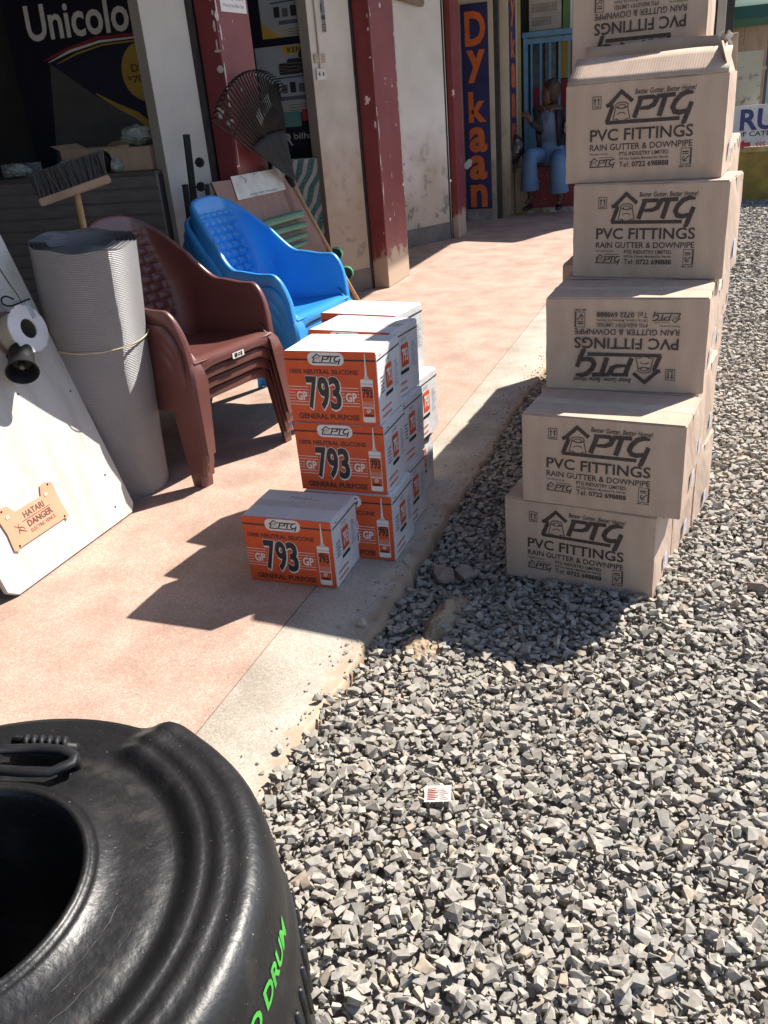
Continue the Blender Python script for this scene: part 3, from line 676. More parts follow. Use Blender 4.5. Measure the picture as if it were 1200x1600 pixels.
# --- second shop: posters on a panel, patterned board
def face_cam(pxs, Y):      # helper giving X and Z on a plane facing along the street
    return [at_y(*p, Y) for p in pxs]
PY = 6.70
a = at_y(395, 245, PY); b = at_y(498, 0, PY)
X0, X1, Z0, Z1 = a.x - .12, -2.95, a.z, 2.9
t = thing('poster_panel', 'pale blue product posters above a dark strip behind the rake', 'poster', (X0, PY, 0))
MB().box((0, .004, Z0), (X1 - X0, .03, Z1)).build('panel', M_navyd, t)
def pz(px, py): q = at_y(px, py, PY); return (q.x - X0, q.z)
M_pblue = pm('poster_blue', (.24, .31, .40), (.34, .39, .44), 2, .5)
def tanks(pr, x, y, s):
    for k, (dx, w_, h_) in enumerate(((0, .10, .09), (.085, .12, .12), (.20, .20, .17))):
        pr.rrect(x + dx * s, x + (dx + w_) * s, y, y + h_ * s, .02 * s, 1, 3 + k)
        for q in range(3): pr.rect(x + dx * s, x + (dx + w_) * s, y + h_ * s * (.25 + q * .22), y + h_ * s * (.27 + q * .22), 4, 4 + k)
    pr.rrect(x + .25 * s, x + .36 * s, y + .165 * s, y + .20 * s, .012 * s, 1, 6)
for kk, (pyt, pyb) in enumerate(((64, 180), (-58, 62))):
    pr = P2(); xl, zb = pz(411, pyb); xr, zt = pz(500, pyt)
    pr.rect(xl, xr, zb, zt, 0, 0); hh = zt - zb; ww = xr - xl
    pr.rect(xl + ww * .42, xr, zb + hh * .86, zb + hh * .985, 2, 1); pr.text('KENTAIN', xl + ww * .50, xr - ww * .03, zb + hh * .885, zb + hh * .96, 1, .02, 0, 2)
    tanks(pr, xl + ww * .34, zb + hh * .57, ww * 1.6)
    pr.stroke([(xl + ww * .18, zb + hh * .52), (xr, zb + hh * .545)], .008, 1, 2)
    for q in range(6): pr.rrect(xl + ww * (.22 + q * .13), xl + ww * (.31 + q * .13), zb + hh * .30, zb + hh * (.46 - .03 * (q % 2)), .006, 1 if q % 2 == 0 else 5, 2)
    pr.rect(xl + ww * .28, xr, zb + hh * .19, zb + hh * .25, 5, 1); pr.rect(xl, xr, zb, zb + hh * .15, 4, 1); pr.poly([(xl, zb), (xl + ww * .3, zb), (xl, zb + hh * .25)], 2, 2)
    for q in range(3): pr.rect(xl + ww * .42, xr, zb + hh * (.03 + q * .04), zb + hh * (.04 + q * .04), 5, 2)
    me = pr.mesh('poster', [M_pblue, M_black, M_gold, M_white, pm('poster_pale', (.40, .40, .37)), pm('poster_grey', (.10, .11, .14))], lambda x, y, l: (x, -.001 - l * .0006, y))
    obj('poster', me, t)
pr = P2(); xl, zb = pz(428, 236); xr, zt = pz(500, 198)
pr.text('kenia bilhaurza', xl - .03, xr + .1, zt - .075, zt - .03, 0, .01, 0, 1); pr.text('DUR', xl - .05, xl + .18, zb + .03, zb + .12, 0, .02, 0, 1)
pr.rrect(*[v for v in (pz(436, 196)[0], pz(472, 196)[0])], pz(436, 200)[1], pz(436, 176)[1], .01, 1, 1); pr.rrect(pz(474, 196)[0], pz(500, 196)[0], pz(436, 192)[1], pz(436, 174)[1], .01, 2, 1)
obj('strip_lettering', pr.mesh('strip_lettering', [pm('dim_white', (.45, .45, .47)), pm('teal_cap', (.10, .26, .25)), pm('red_cap', (.35, .05, .04))], lambda x, y, l: (x, -.001 - l * .0006, y)), t)
# dark counter and green and white patterned board below
a = at_y(440, 250, 6.62); b = at_y(520, 395, 6.62)
t = thing('patterned_board', 'board covered in green and white striped leaf pattern behind the rake handle', 'board', (-3.42, 6.62, 0))
M_tealp = pm('teal_sheet', (.11, .24, .235), (.15, .30, .29), 12, .5)
pr = P2(); Wb, zb, zt = .46, .02, a.z
pr.rect(0, Wb, zb, zt, 0, 0)
for k in range(-8, 6):      # jagged white diagonal stripes
    pts = []; x0 = k * .092
    for q in range(12): pts.append((x0 + q * .060 + (.012 if q % 2 else -.012), zb + q * .105))
    for i in range(11):
        (x_, y_), (x2, y2) = pts[i], pts[i + 1]
        xa, xb, xc, xd = max(0, min(Wb, x_ - .019)), max(0, min(Wb, x_ + .019)), max(0, min(Wb, x2 + .019)), max(0, min(Wb, x2 - .019))
        ya, yb = min(zt, y_), min(zt, y2)
        if xb - xa > .002 and yb > ya: pr.poly([(xa, ya), (xb, ya), (xc, yb), (xd, yb)], 1, 1)
for i in range(13):
    for j in range(30):
        x_, y_ = i * .035 + .01 * (j % 3), zb + .02 + j * .034
        if x_ < Wb - .04 and y_ < zt - .02: pr.poly([(x_, y_), (x_ + .024, y_ + .010), (x_ + .026, y_ + .016), (x_ + .002, y_ + .006)], 2, .5)
MB().box((0, .006, 0), (Wb, .03, zt)).build('board', M_tealp, t)
obj('pattern', pr.mesh('pattern', [M_tealp, pm('pattern_white', (.66, .67, .65)), pm('pattern_dark', (.04, .10, .10))], lambda x, y, l: (x, .004 - l * .0012, y)), t)
# --- piers and signs at the far end
t = thing('sign_pier', 'cream pier carrying the vertical navy sign', 'pier', (-3.14, 10.92, 0))
MB().box((0, 0, 0), (.50, .14, 3.0)).build('pier_face', M_cream, t)
MB().box((.14, -.035, 0), (.46, -.002, .10)).build('rubble_foot', pm('rubble', (.36, .32, .28), (.22, .19, .17), 12, .9, .5, 40), t)
sg = thing('vertical_sign', 'tall narrow navy sign with stacked orange letters facing the camera', 'sign', (-3.005, 10.905, .13))
pr = P2(); SW, SH = .315, 2.20
MB().box((0, 0, 0), (SW, .010, SH)).build('panel', M_navy, sg)
for ch, (ya, yb, xa, xb) in zip('Dykaan', ((1.775, 2.125, .045, .285), (1.395, 1.735, .055, .275), (.975, 1.305, .06, .275), (.645, .925, .055, .275), (.335, .615, .045, .265), (.022, .285, .05, .26))):
    pr.text(ch, xa, xb, ya, yb, 0, .034, 0, 1)
obj('letters', pr.mesh('letters', [M_orl], lambda x, y, l: (x, -.001 - l * .001, y)), sg)
pr = P2(); pr.poly([(-.02, .52), (.04, .58), (.085, .56), (.07, .50), (.02, .46), (-.015, .48)], 0, 3); obj('torn_paper', pr.mesh('torn_paper', [M_white], lambda x, y, l: (x, -.001 - l * .001, y)), sg)
o = MB().box((0, 0, 0), (.05, .08, 3.0)).build('shutter_channel', M_blackmetal, None, False, (-2.638, 10.95, 0)); tag(o, 'black steel shutter channel right of the vertical sign', 'channel')
t = thing('sign_pier', 'cream pier whose street side carries the foreshortened second sign', 'pier', (-2.635, 11.22, 0))
MB().box((0, 0, 0), (.105, .50, 3.0)).build('pier_face', M_cream, t)
sg = thing('side_sign', 'second navy sign with orange letters seen edge on beside the gate', 'sign', (-2.527, 11.25, .75))
MB().box((0, 0, 0), (.008, .32, 2.0)).build('panel', M_navy, sg)
pr = P2()
for k, ch in enumerate('Dykaan'): pr.text(ch, .05, .28, 1.66 - k * .325, 1.93 - k * .325, 0, .05, 0, 1)
obj('letters', pr.mesh('letters', [M_orl], lambda x, y, l: (.009 + l * .001, x, y)), sg)
o = MB().box((0, 0, 0), (.03, .10, 3.0)).build('yellow_post', pm('yellow_post', (.42, .34, .16), (.36, .27, .12), 4, .7), None, False, (-2.545, 11.74, 0)); tag(o, 'thin yellow post at the left end of the blue gate', 'post')
# --- gate, ledge, back wall
LY = 11.62
t = thing('seat_ledge', 'low red painted ledge the seated person rests on', 'ledge', (-2.515, 11.42, 0))
MB().box((.16, .0, .06), (2.2, .72, .53)).build('ledge_face', M_ledge, t)
MB().box((.12, -.05, 0), (2.25, .72, .055)).build('ledge_foot', pm('flaking_paint', (.25, .17, .12), (.50, .45, .40), 10, .9, .3, 50, ramp=(.38, .56)), t)
MB().box((0, .0, 0), (.155, .72, .535)).build('cream_end', M_cream, t)
pr = P2()
for k in range(70): pr.ell(random.uniform(.2, 1.6), random.uniform(.03, .44), random.uniform(.006, .014), random.uniform(.006, .014), 0, 1, 6)
obj('paint_spots', pr.mesh('paint_spots', [pm('pink_spots', (.34, .13, .11))], lambda x, y, l: (x, -.002, y + .06)), t)
g = thing('blue_gate', 'blue painted steel gate with upright bars behind the seated person', 'gate', (-2.50, 11.92, 0))
GW = 1.55
MB().box((0, 0, .53), (.05, .05, 1.97)).build('gate_post', M_gatebl, g); MB().box((.73, 0, .53), (.80, .05, 1.97)).build('gate_post', M_gatebl, g); MB().box((GW - .05, 0, .53), (GW, .05, 1.97)).build('gate_post', M_gatebl, g)
MB().box((-.01, -.012, 1.973), (GW + .01, .062, 2.03)).build('top_rail', M_gatebl, g); MB().box((.052, .004, 1.90), (GW - .052, .046, 1.955)).build('upper_rail', M_gatebl, g)
MB().box((.052, .01, .54), (.728, .03, 1.10)).build('lower_panel', M_gatebl, g); MB().box((.802, .01, .54), (GW - .052, .03, 1.10)).build('lower_panel', M_gatebl, g)
bar = MB().box((0, 0, 1.102), (.022, .022, 1.898)).mesh('bar', M_gatebl)
for k in range(13):
    x = .085 + k * .115
    if not .70 < x < .81: obj('bar', bar, g, (x, .012, 0))
t = thing('kiosk_display', 'coloured goods and red poster seen through the blue gate', 'display', (-2.5, 12.35, 0))
MB().box((-.3, .0, 0), (2.4, .05, 3.0)).build('back_panel', M_dark, t)
for x0, x1, z0, z1, m in ((.03, .17, 1.42, 1.95, pm('goods_teal', (.04, .09, .11), (.10, .14, .16), 9)), (.19, .33, 1.46, 1.95, pm('goods_grey', (.10, .13, .15), (.20, .22, .24), 12)), (.36, .52, 1.50, 1.95, pm('goods_mustard', (.42, .28, .04), None, 6)), (.02, .50, 1.08, 1.48, pm('goods_red', (.34, .02, .03), (.24, .03, .05), 9)), (.18, .27, 1.10, 1.33, pm('goods_green', (.35, .34, .08), None, 6)), (.62, .78, 1.1, 1.95, M_gatebl), (.90, 1.3, 1.0, 1.9, pm('goods_dark', (.06, .06, .07), None, 6))):
    MB().box((x0, -.03 - .004 * (x1 < .3), z0), (x1, -.004, z1)).build('goods', m, t)
pr = P2(); pr.text('W No w', .02, .36, 1.09, 1.16, 0, .015, 0, 1)
obj('lettering', pr.mesh('lettering', [M_white], lambda x, y, l: (x, -.038, y)), t)
ws = thing('white_sign', 'white sign board with grey lettering above the gate', 'sign', (-2.50, 12.28, 2.06)); MB().box((0, 0, 0), (.40, .02, .55)).build('panel', pm('sign_white', (.50, .46, .42)), ws)
MB().box((0, -.006, -.13), (.40, .016, -.005)).build('lower_board', pm('sign_brown', (.36, .24, .19)), ws)
pr = P2()
for r_, n_ in ((.20, 9), (.05, 7)):
    for k in range(n_):
        x_ = .035 + k * .036; pr.frame(x_, x_ + .026, r_, r_ + .09, .008, 0, 1); pr.rect(x_ + .008, x_ + .02, r_ + .04, r_ + .05, 0, 1)
obj('letters', pr.mesh('letters', [pm('sign_ink', (.28, .24, .22))], lambda x, y, l: (x, -.002 - .001 * l, y)), ws)
gs = thing('green_sign', 'green poster board with white labels above the gate', 'sign', (-2.08, 12.28, 1.96)); MB().box((0, 0, 0), (.44, .02, .75)).build('panel', pm('sign_green', (.08, .20, .07), (.12, .25, .10), 5), gs)
pr = P2(); pr.rect(.09, .21, .04, .48, 0, 1); pr.rect(.31, .43, .06, .50, 0, 1); pr.rect(.10, .18, .56, .74, 1, 1); pr.poly([(.12, .24), (.15, .36), (.18, .24), (.15, .30)], 2, 2); pr.rect(.35, .40, .14, .34, 2, 2); pr.text('AGENT', .24, .43, .56, .63, 0, .01, 0, 1)
obj('labels', pr.mesh('labels', [M_white, pm('sign_lime', (.30, .42, .10)), M_black], lambda x, y, l: (x, -.002 - .001 * l, y)), gs)
wn = thing('barred_window', 'dark window with white upright bars at the far end', 'window', (-1.62, 12.26, 1.98))
MB().box((-.16, 0, 0), (-.05, .05, .9)).build('frame_post', pm('window_brown', (.28, .21, .16)), wn); MB().box((0, .03, 0), (.9, .05, .9)).build('pane', M_dark, wn)
for k in range(9): MB().box((k * .072, 0, 0), (k * .072 + .012, .012, .9)).build('bar', pm('bar_grey', (.42, .42, .44)), wn)
MB().box((-6.3, 16.4, 0), (.04, 16.5, 2.9)).build('wall_far', M_dark)['kind'] = 'structure'
# --- street side at the right: low yellow wall with a sign, kiosk with a green canopy, cream post
t = thing('yellow_wall', 'low yellow painted wall with cracked plaster under the white sign', 'wall', (-.85, 12.1, -.09))
MB().box((0, 0, 0), (4.5, .18, .60)).build('wall_face', M_yellow, t); MB().box((-.03, -.03, .602), (4.53, .20, .66)).build('coping', pm('yellow_coping', (.50, .40, .20), (.38, .27, .11), 7, .8, .2, 30), t)
sg = thing('street_sign', 'white street sign with big navy letters and a red arrow', 'sign', (-.62, 12.07, .575))
MB().box((0, 0, 0), (1.9, .02, .455)).build('panel', pm('sign_bright', (.66, .65, .64)), sg)
def szp(px, py): q = at_y(px, py, 12.07); return (q.x + .62, q.z - .575)
pr = P2(); x0, y0 = szp(1155, 205); x1, y1 = szp(1199, 178); pr.text('RU', x0, x0 + .40, y0, y0 + .235, 0, .03, 0, 1)
x0, y0 = szp(1150, 215); pr.text('OF CATERING', x0 - .01, x0 + .60, y0 + .005, y0 + .058, 1, .02, 0, 1)
x0, y0 = szp(1150, 227); pr.poly([(x0, y0), (x0 + .09, y0 + .055), (x0 + .09, y0 + .025), (x0 + .16, y0 + .025), (x0 + .16, y0 - .025), (x0 + .09, y0 - .025), (x0 + .09, y0 - .055)], 2, 1)
for k in range(3): pr.stroke([(x0 + .25 + k * .035, y0 + .025), (x0 + .225 + k * .035, y0), (x0 + .25 + k * .035, y0 - .025)], .012, 2, 1)
pr.text('2', x0 + .37, x0 + .47, y0 - .06, y0 + .075, 1, .03, 0, 1)
obj('letters', pr.mesh('letters', [M_ink2, M_navyd, pm('arrow_red', (.45, .03, .05))], lambda x, y, l: (x, -.001 - l * .001, y)), sg)
o = MB().box((0, 0, 0), (.36, .05, .57)).build('stained_panel', m_wall('stained_panel', (.60, .60, .56), (.40, .38, .30), (.2, .18, .15), 1.6), None, False, (-.10, 12.30, 1.035)); tag(o, 'grimy white panel standing above the street sign', 'panel')
MB().box((-.10, 12.30, -.09), (.26, 12.35, 1.033)).build('panel_stand', M_cream, o).matrix_parent_inverse = Matrix.Translation((.10, -12.30, -1.035))
k = thing('kiosk', 'wooden kiosk with a dark green rounded canopy behind the street sign', 'kiosk', (-.55, 13.2, -.09))
M_ply = pm('kiosk_ply', (.36, .25, .18), (.28, .19, .13), 4, .7, .1, 30, stretch=(4, 1, 1))
for x0, x1 in ((0, .28), (.285, .58), (.585, .86)): MB().box((x0, 0, .0), (x1, .03, 2.02)).build('ply_panel', M_ply, k)
MB().box((-.03, -.025, 1.48), (.88, -.002, 1.52)).build('rail', pm('rail_pale', (.42, .34, .27)), k)
mb = MB(); pr_ = [(-.03, 1.98), (-.20, 1.98), (-.24, 2.06), (-.20, 2.20), (-.08, 2.28), (.6, 2.30), (.6, 2.22), (-.03, 2.2)]
mb.add([(-.2, y, z) for y, z in pr_] + [(.93, y, z) for y, z in pr_], [tuple(range(8)), tuple(range(15, 7, -1))] + [(i, (i + 1) % 8, 8 + (i + 1) % 8, 8 + i) for i in range(8)])
mb.build('canopy', pm('canopy_green', (.025, .10, .065), (.02, .075, .05), 3, .55), k, 40); MB().box((.865, .0, 0), (.90, .04, 2.0)).build('corner_post', M_blackmetal, k)
sg = thing('red_sign', 'red sign board with white capitals above the kiosk canopy', 'sign', (-.60, 13.6, 2.22)); MB().box((0, 0, 0), (.95, .03, .40)).build('panel', pm('sign_red', (.38, .035, .05)), sg)
pr = P2(); pr.text('HOUSE', .22, .78, .035, .16, 0, .02, 0, 1); obj('letters', pr.mesh('letters', [M_white], lambda x, y, l: (x, -.001 - l * .001, y)), sg)
for xx in (.05, .87): MB().box((xx, .032, -2.31), (xx + .04, .07, .4)).build('leg', M_blackmetal, sg)
o = MB().box((0, 0, 0), (.09, .09, 3.0)).build('canopy_post', pm('cream_post', (.58, .50, .40), (.48, .40, .31), 3, .7), None, False, (-.275, 11.9, -.09)); tag(o, 'cream canopy post just behind the topmost brown carton', 'post')
b_ = thing('far_building', 'bright pale building far behind the kiosk', 'building', (-6, 26, -.09)); MB().box((0, 0, 0), (16, 5, 6)).build('wall', pm('far_wall', (.55, .53, .50), (.45, .43, .40), .5, .8), b_)
MB().box((-.4, -.5, 6.005), (16.4, 5.4, 6.25)).build('roof', pm('far_roof', (.25, .12, .09)), b_)
for i in range(6):
    wdw = MB().box((1 + i * 2.5, -.03, 2.0), (2.3 + i * 2.5, -.004, 3.5)).build('window', pm('far_window', (.08, .09, .11), None, 3, .2), b_); MB().box((.95 + i * 2.5, -.08, 1.9), (2.35 + i * 2.5, -.01, 1.99)).build('sill', pm('far_wall', (.5, .5, .5)), wdw)

# ------------------------------------------------------------------ brown cartons
def fdisp(u_, v_): return .0016 * math.sin(5.2 * u_ + 1.3) * math.cos(4.1 * v_ + .4) + .0008 * math.sin(11 * u_ - 3 * v_)
def carton_mesh(name, w, d, h, mat, seed, bulge=.003, bev=.003, cuts=9, taper=0.0, wob=1.0):
    rr = random.Random(seed); bm = bmesh.new(); bmesh.ops.create_cube(bm, size=1)
    bmesh.ops.subdivide_edges(bm, edges=list(bm.edges), cuts=cuts, use_grid_fill=True)
    hard = [e for e in bm.edges if e.calc_face_angle(0) > .5]
    for v in bm.verts:
        x, y, z = v.co; fx, fy, fz = (math.cos(math.pi * c) for c in (x, y, z))
        k = 1 + taper * (z + .5)
        nx_ = x * w * k + (bulge * fy * fz * (1 if x > 0 else -1) if abs(x) > .499 else 0)
        ny_ = y * d + ((bulge * fx * fz + wob * fdisp(x, z) * min(1, 6 * (.5 - abs(x))) * min(1, 6 * (.5 - abs(z)))) * (1 if y > 0 else -1) if abs(y) > .499 else 0)
        nx_ += wob * .003 * math.sin(4.5 * y + 3.1 * z + seed) * min(1, 6 * (.5 - abs(y))) * min(1, 6 * (.5 - abs(z))) * (1 if x > 0 else -1) * (abs(x) > .499)
        nz_ = (z + .5) * h + ((-.002 * fx * fy - .0025 * (.5 + .5 * math.sin(9 * x + seed)) * (1 - abs(fy))) if z > .499 else 0)
        j = .0008
        v.co = (nx_ + rr.uniform(-j, j), ny_ + (rr.uniform(-j, j) if y > 0 else 0), nz_ + (rr.uniform(-j, j) if z > -.499 else 0))
    bmesh.ops.bevel(bm, geom=hard, offset=bev, segments=2, affect='EDGES', clamp_overlap=True)
    me = bpy.data.meshes.new(name); bm.to_mesh(me); bm.free(); me.materials.append(mat); return me
PW, PD, PH = .488, .262, .2985
def front_fn(w, d, h, bulge, taper=0.0, wob=1.0):
    def fn(x, y, l):
        u, v = x / w - .5, y / h - .5
        k = 1 + taper * (v + .5)
        return (u * w * k, -d / 2 - bulge * math.cos(math.pi * u) * math.cos(math.pi * v) - wob * fdisp(u, v) * min(1, 6 * max(0, .5 - abs(u))) * min(1, 6 * max(0, .5 - abs(v))) - .0016 - l * .0004, y)
    return fn
pr = P2()
def U(u): return u * PW
def Vv(v): return v * PH
pr.frame(U(.175), U(.232), Vv(.738), Vv(.86), .0018)
for q in (.192, .215): pr.stroke([(U(q), Vv(.775)), (U(q), Vv(.83))], .003); pr.poly([(U(q) - .0045, Vv(.82)), (U(q) + .0045, Vv(.82)), (U(q), Vv(.845))])
pr.rect(U(.185), U(.222), Vv(.755), Vv(.764))
ptg_logo(pr, U(.265), U(.80), Vv(.545), Vv(.90))
pr.text('Better Gutter, Better Home!', U(.444), U(.815), Vv(.845), Vv(.905), 0, .012, .22)
pr.text('PVC FITTINGS', U(.164), U(.812), Vv(.418), Vv(.537), 0, .016)
pr.text('RAIN GUTTER & DOWNPIPE', U(.164), U(.812), Vv(.325), Vv(.388), 0, .010)
pr.text('Manufactured by:', U(.164), U(.286), Vv(.276), Vv(.303), 0, .0)
pr.text('PTG INDUSTRY LIMITED.', U(.358), U(.675), Vv(.264), Vv(.304), 0, .012)
pr.text('Off City Cabanas, Mombasa Rd, Nairobi.', U(.358), U(.672), Vv(.216), Vv(.249), 0, .008)
pr.text('Tel:', U(.358), U(.425), Vv(.150), Vv(.205), 0, .0)
pr.text('0722 698888', U(.440), U(.672), Vv(.150), Vv(.205), 0, .022)
ptg_logo(pr, U(.164), U(.33), Vv(.145), Vv(.255), 0, 0, .8); pr.rect(U(.225), U(.32), Vv(.252), Vv(.257))
pr.frame(U(.745), U(.805), Vv(.150), Vv(.312), .0016); pr.rect(U(.806), U(.812), Vv(.150), Vv(.312))
pr.rect(U(.755), U(.793), Vv(.268), Vv(.280)); pr.rect(U(.755), U(.793), Vv(.25), Vv(.258)); pr.arc(U(.772), Vv(.205), .0065, .0075, 100, 330, .0026); pr.stroke([(U(.765), Vv(.19)), (U(.797), Vv(.235))], .0028)
pr.text('SMK 25487', U(.738), U(.815), Vv(.122), Vv(.140), 0, .012)
ME_print = pr.mesh('printed_lettering', [M_ink], front_fn(PW, PD, PH, .003))
def scale_print(me, sx):
    m2 = me.copy()
    for v in m2.vertices: v.co.x *= sx
    return m2
ME_cart = [carton_mesh('carton_body', PW, PD, PH - .0022, M_card, 11 + i) for i in range(4)]
# top flaps: two panels with a seam between, a tape strip over it
def flap_mesh(w, d, mat):
    mb = MB()
    mb.box((-w / 2 + .004, -d / 2 + .003, 0), (w / 2 - .004, -.0015, .0018)); return mb.mesh('flap', mat)
ME_flap = flap_mesh(PW, PD, M_card)
ME_tape = MB().box((-PW / 2 + .002, -.024, 0), (PW / 2 - .002, .024, .0003)).mesh('tape', M_tape)
ME_tend = MB().box((0, -.024, 0), (.0012, .024, .055)).mesh('tape_end', M_tape)
ME_stick = MB().box((0, -.018, .0), (.0008, .018, .05)).mesh('sticker', pm('sticker', (.58, .60, .66), (.45, .48, .58), 60, .5))
def ptg_carton(loc, yaw, label, inv=False, tilt=0.0, shown=True, top=True, narrow=1.0, open_top=False, k=0, grp='brown printed cartons piled on the gravel'):
    t = thing('brown_carton', label, 'carton', loc, (0, -tilt, yaw), grp)
    me = ME_cart[k % 4]
    if narrow != 1.0: me = carton_mesh('carton_body', PW * narrow, PD, PH - .0022, M_card, 77)
    if open_top:                        # an empty-topped carton: four walls and a floor
        me = carton_mesh('carton_body', PW, PD, PH - .0022, M_card, 31); bm = bmesh.new(); bm.from_mesh(me)
        bmesh.ops.delete(bm, geom=[f for f in bm.faces if f.calc_center_median().z > PH - .008 and abs(f.calc_center_median().x) < PW / 2 - .004 and abs(f.calc_center_median().y) < PD / 2 - .004], context='FACES'); bm.to_mesh(me); bm.free()
    obj('carton_body', me, t)
    if shown:
        o = obj('printed_lettering', ME_print if narrow == 1 else scale_print(ME_print, .925 / narrow * narrow), t)
        if inv: o.rotation_euler = (0, math.pi, 0); o.location = (0, -.0022, PH)
    if top and not open_top:
        for s in (0, 1): f = obj('flap', ME_flap, t, (0, 0, PH - .0028), (0, 0, math.pi * s)); f.scale = (narrow, 1, 1)
        tp = obj('tape', ME_tape, t, (0, 0, PH - .0008)); tp.scale = (narrow, 1, 1)
    obj('sticker', ME_stick, t, (PW * narrow / 2 + .0062, .02, .05))
    if not open_top: obj('tape_end', ME_tend, t, (PW * narrow / 2 + .0015, 0, PH - .058))
    return t
def place(x, y, yaw, z, **kw):          # x, y: middle of the carton's front at its foot
    c = Vector((x - math.sin(yaw) * PD / 2, y + math.cos(yaw) * PD / 2, z)); return ptg_carton(c, yaw, **kw)
G0 = -.05
FR = [(-.364, 2.486, -.148, .0), (-.298, 2.470, -.116, .0), (-.267, 2.735, -.03, .0), (-.237, 3.019, -.15, .0), (-.267, 3.064, -.079, .0)]
zk = [G0 + PH * i for i in range(7)]
place(*FR[0][:3], zk[0], label='brown carton at the very front on the gravel, lowest of the pile', k=0)
place(*FR[1][:3], zk[1], label='upright printed brown carton resting on the lowest front carton', k=1)
place(*FR[2][:3], zk[2], label='brown carton with its print upside down, third from the gravel', inv=True, k=2)
place(*FR[3][:3], zk[3], label='brown carton with upright print right under the open carton', k=3)
op = place(*FR[4][:3], zk[4], label='brown carton near the top of the pile with its lid flaps standing open', open_top=True, k=0)
place(-.322, 3.345, -.06, zk[5] + .0, label='narrower topmost brown carton cut by the picture edge, print upside down', inv=True, narrow=.885, k=1)
# open lid flaps of the fifth carton
def flap_open(par, y, ang, w, L, mat, seed, wob=.004):
    rr = random.Random(seed); mb = MB(); nu = 12
    def fn(u, v):
        x = (u - .5) * w * (1 - .015 * v); s = v * L * (1 + .03 * math.sin(u * 9 + seed))
        bend = wob * math.sin(u * 6.3 + seed) * v
        return (x, s * math.cos(ang) + bend, s * math.sin(ang))
    mb.grid(fn, nu, 4); o = mb.build('lid_flap', mat, par, True, (0, y, PH - .003)); so_ = o.modifiers.new('thick', 'SOLIDIFY'); so_.thickness = .003; return o
flap_open(op, -PD / 2 + .002, R(33), PW - .006, .128, M_card, 1)
flap_open(op, PD / 2 - .002, R(96), PW - .006, .11, M_cardin, 3)
mb = MB(); mb.grid(lambda u, v: (PW / 2 - .004 - .03 * v * 1.0, (u - .5) * .2 * (1 - .1 * v), PH - .003 + .085 * v), 6, 3); o = mb.build('end_flap', M_cardin, op); so_ = o.modifiers.new('thick', 'SOLIDIFY'); so_.thickness = .003
crump = MB(); crump.grid(lambda u, v: (PW / 2 - .05 + .035 * u + .006 * math.sin(9 * v), .0 + .01 * math.sin(7 * u), PH + .075 + .03 * v + .006 * math.sin(11 * u)), 8, 5); crump.build('torn_tape', M_tape, op, True)
# the columns behind
back = {
    1: [(-.322, 2.752, -.20), (-.266, 3.018, -.19), (-.30, 3.295, -.10)],
    2: [(-.290, 2.738, -.13), (-.262, 3.008, -.13), (-.31, 3.285, -.08)],
    3: [None, (-.262, 3.012, -.06), (-.31, 3.29, -.06)],
    4: [None, None, (-.26, 3.31, -.08)],
    5: [None, None, (-.275, 3.345, -.06)]}
names = {1: 'bottom layer', 2: 'second layer', 3: 'third layer', 4: 'fourth layer', 5: 'fifth layer'}
colw = ['second', 'third', 'rearmost']
for L, row in back.items():
    for c, r_ in enumerate(row):
        if r_: place(*r_, zk[L - 1], label='plain side of brown carton, %s, %s from the front of the pile' % (names[L], colw[c] if c < 2 else 'rearmost and farthest'), k=L + c, shown=False)

far = ['first', 'second', 'third', 'fourth', 'fifth', 'last']
for c in range(6):
    for L in range(4):
        place(-.285 + .012 * c + .008 * (L % 2), 3.60 + .272 * c, -.07 + .015 * ((c + L) % 3), zk[L], label='far brown carton, %s, %s row past the narrow carton' % (('on the gravel', 'one up from the gravel', 'two up from the gravel', 'on top of its column')[L], far[c]), k=c + L, shown=False, top=(L == 3))

# ------------------------------------------------------------------ orange and white cartons
OW, OD, OH = .317, .213, .2455
pr = P2()   # 0 orange 1 white 2 black 3 maroon 4 grey 5 red
def u(a): return a * OW
def v(a): return a * OH
for i in range(12):
    xa, xb = .001 + (OW - .002) * i / 12, .001 + (OW - .002) * (i + 1) / 12
    for j in range(10): pr.rect(xa, xb, .001 + (OH - .002) * j / 10, .001 + (OH - .002) * (j + 1) / 10, 0, 0)
    pr.rect(xa, xb, v(.872), v(.895), 2, 1)
pr.rrect(u(.265), u(.66), v(.81), v(.985), .019, 1, 2); ptg_logo(pr, u(.315), u(.625), v(.825), v(.965), 2, 3, 1.0); pr.rect(u(.41), u(.60), v(.935), v(.943), 2, 3)
pr.text('100% NEUTRAL SILICONE', u(.045), u(.80), v(.69), v(.755), 3, .035, 0, 1)
pr.text('GENERAL PURPOSE', u(.085), u(.775), v(.058), v(.138), 3, .035, 0, 1)
for k in range(7):
    yy_ = v(.255 + k * .042); pr.rect(.001, u(.235), yy_, yy_ + .0018, 1, 1); pr.rect(u(.585), u(.79), yy_, yy_ + .0018, 1, 1)
for xx in (u(.09), u(.645)): pr.rect(xx - .004, xx + u(.13), v(.305), v(.455), 0, 2); pr.text('GP', xx, xx + u(.122), v(.32), v(.445), 1, .03, 0, 3)
for k, ch in enumerate('793'):
    x0 = u(.215 + k * .128); x1 = x0 + u(.122)
    for dx, dy in ((.0035, -.0035), (.002, -.005), (.005, -.002), (-.0018, -.001), (0, -.006), (.0018, .0018), (-.0018, .0018), (.004, 0)):
        pr.text(ch, x0 + dx, x1 + dx, v(.20) + dy, v(.66) + dy, 1, .028, 0, 3.5 + .1 * k)
    for dx in (-.0008, 0, .0008): pr.text(ch, x0 + dx, x1 + dx, v(.20), v(.66), 2, .028, 0, 5)
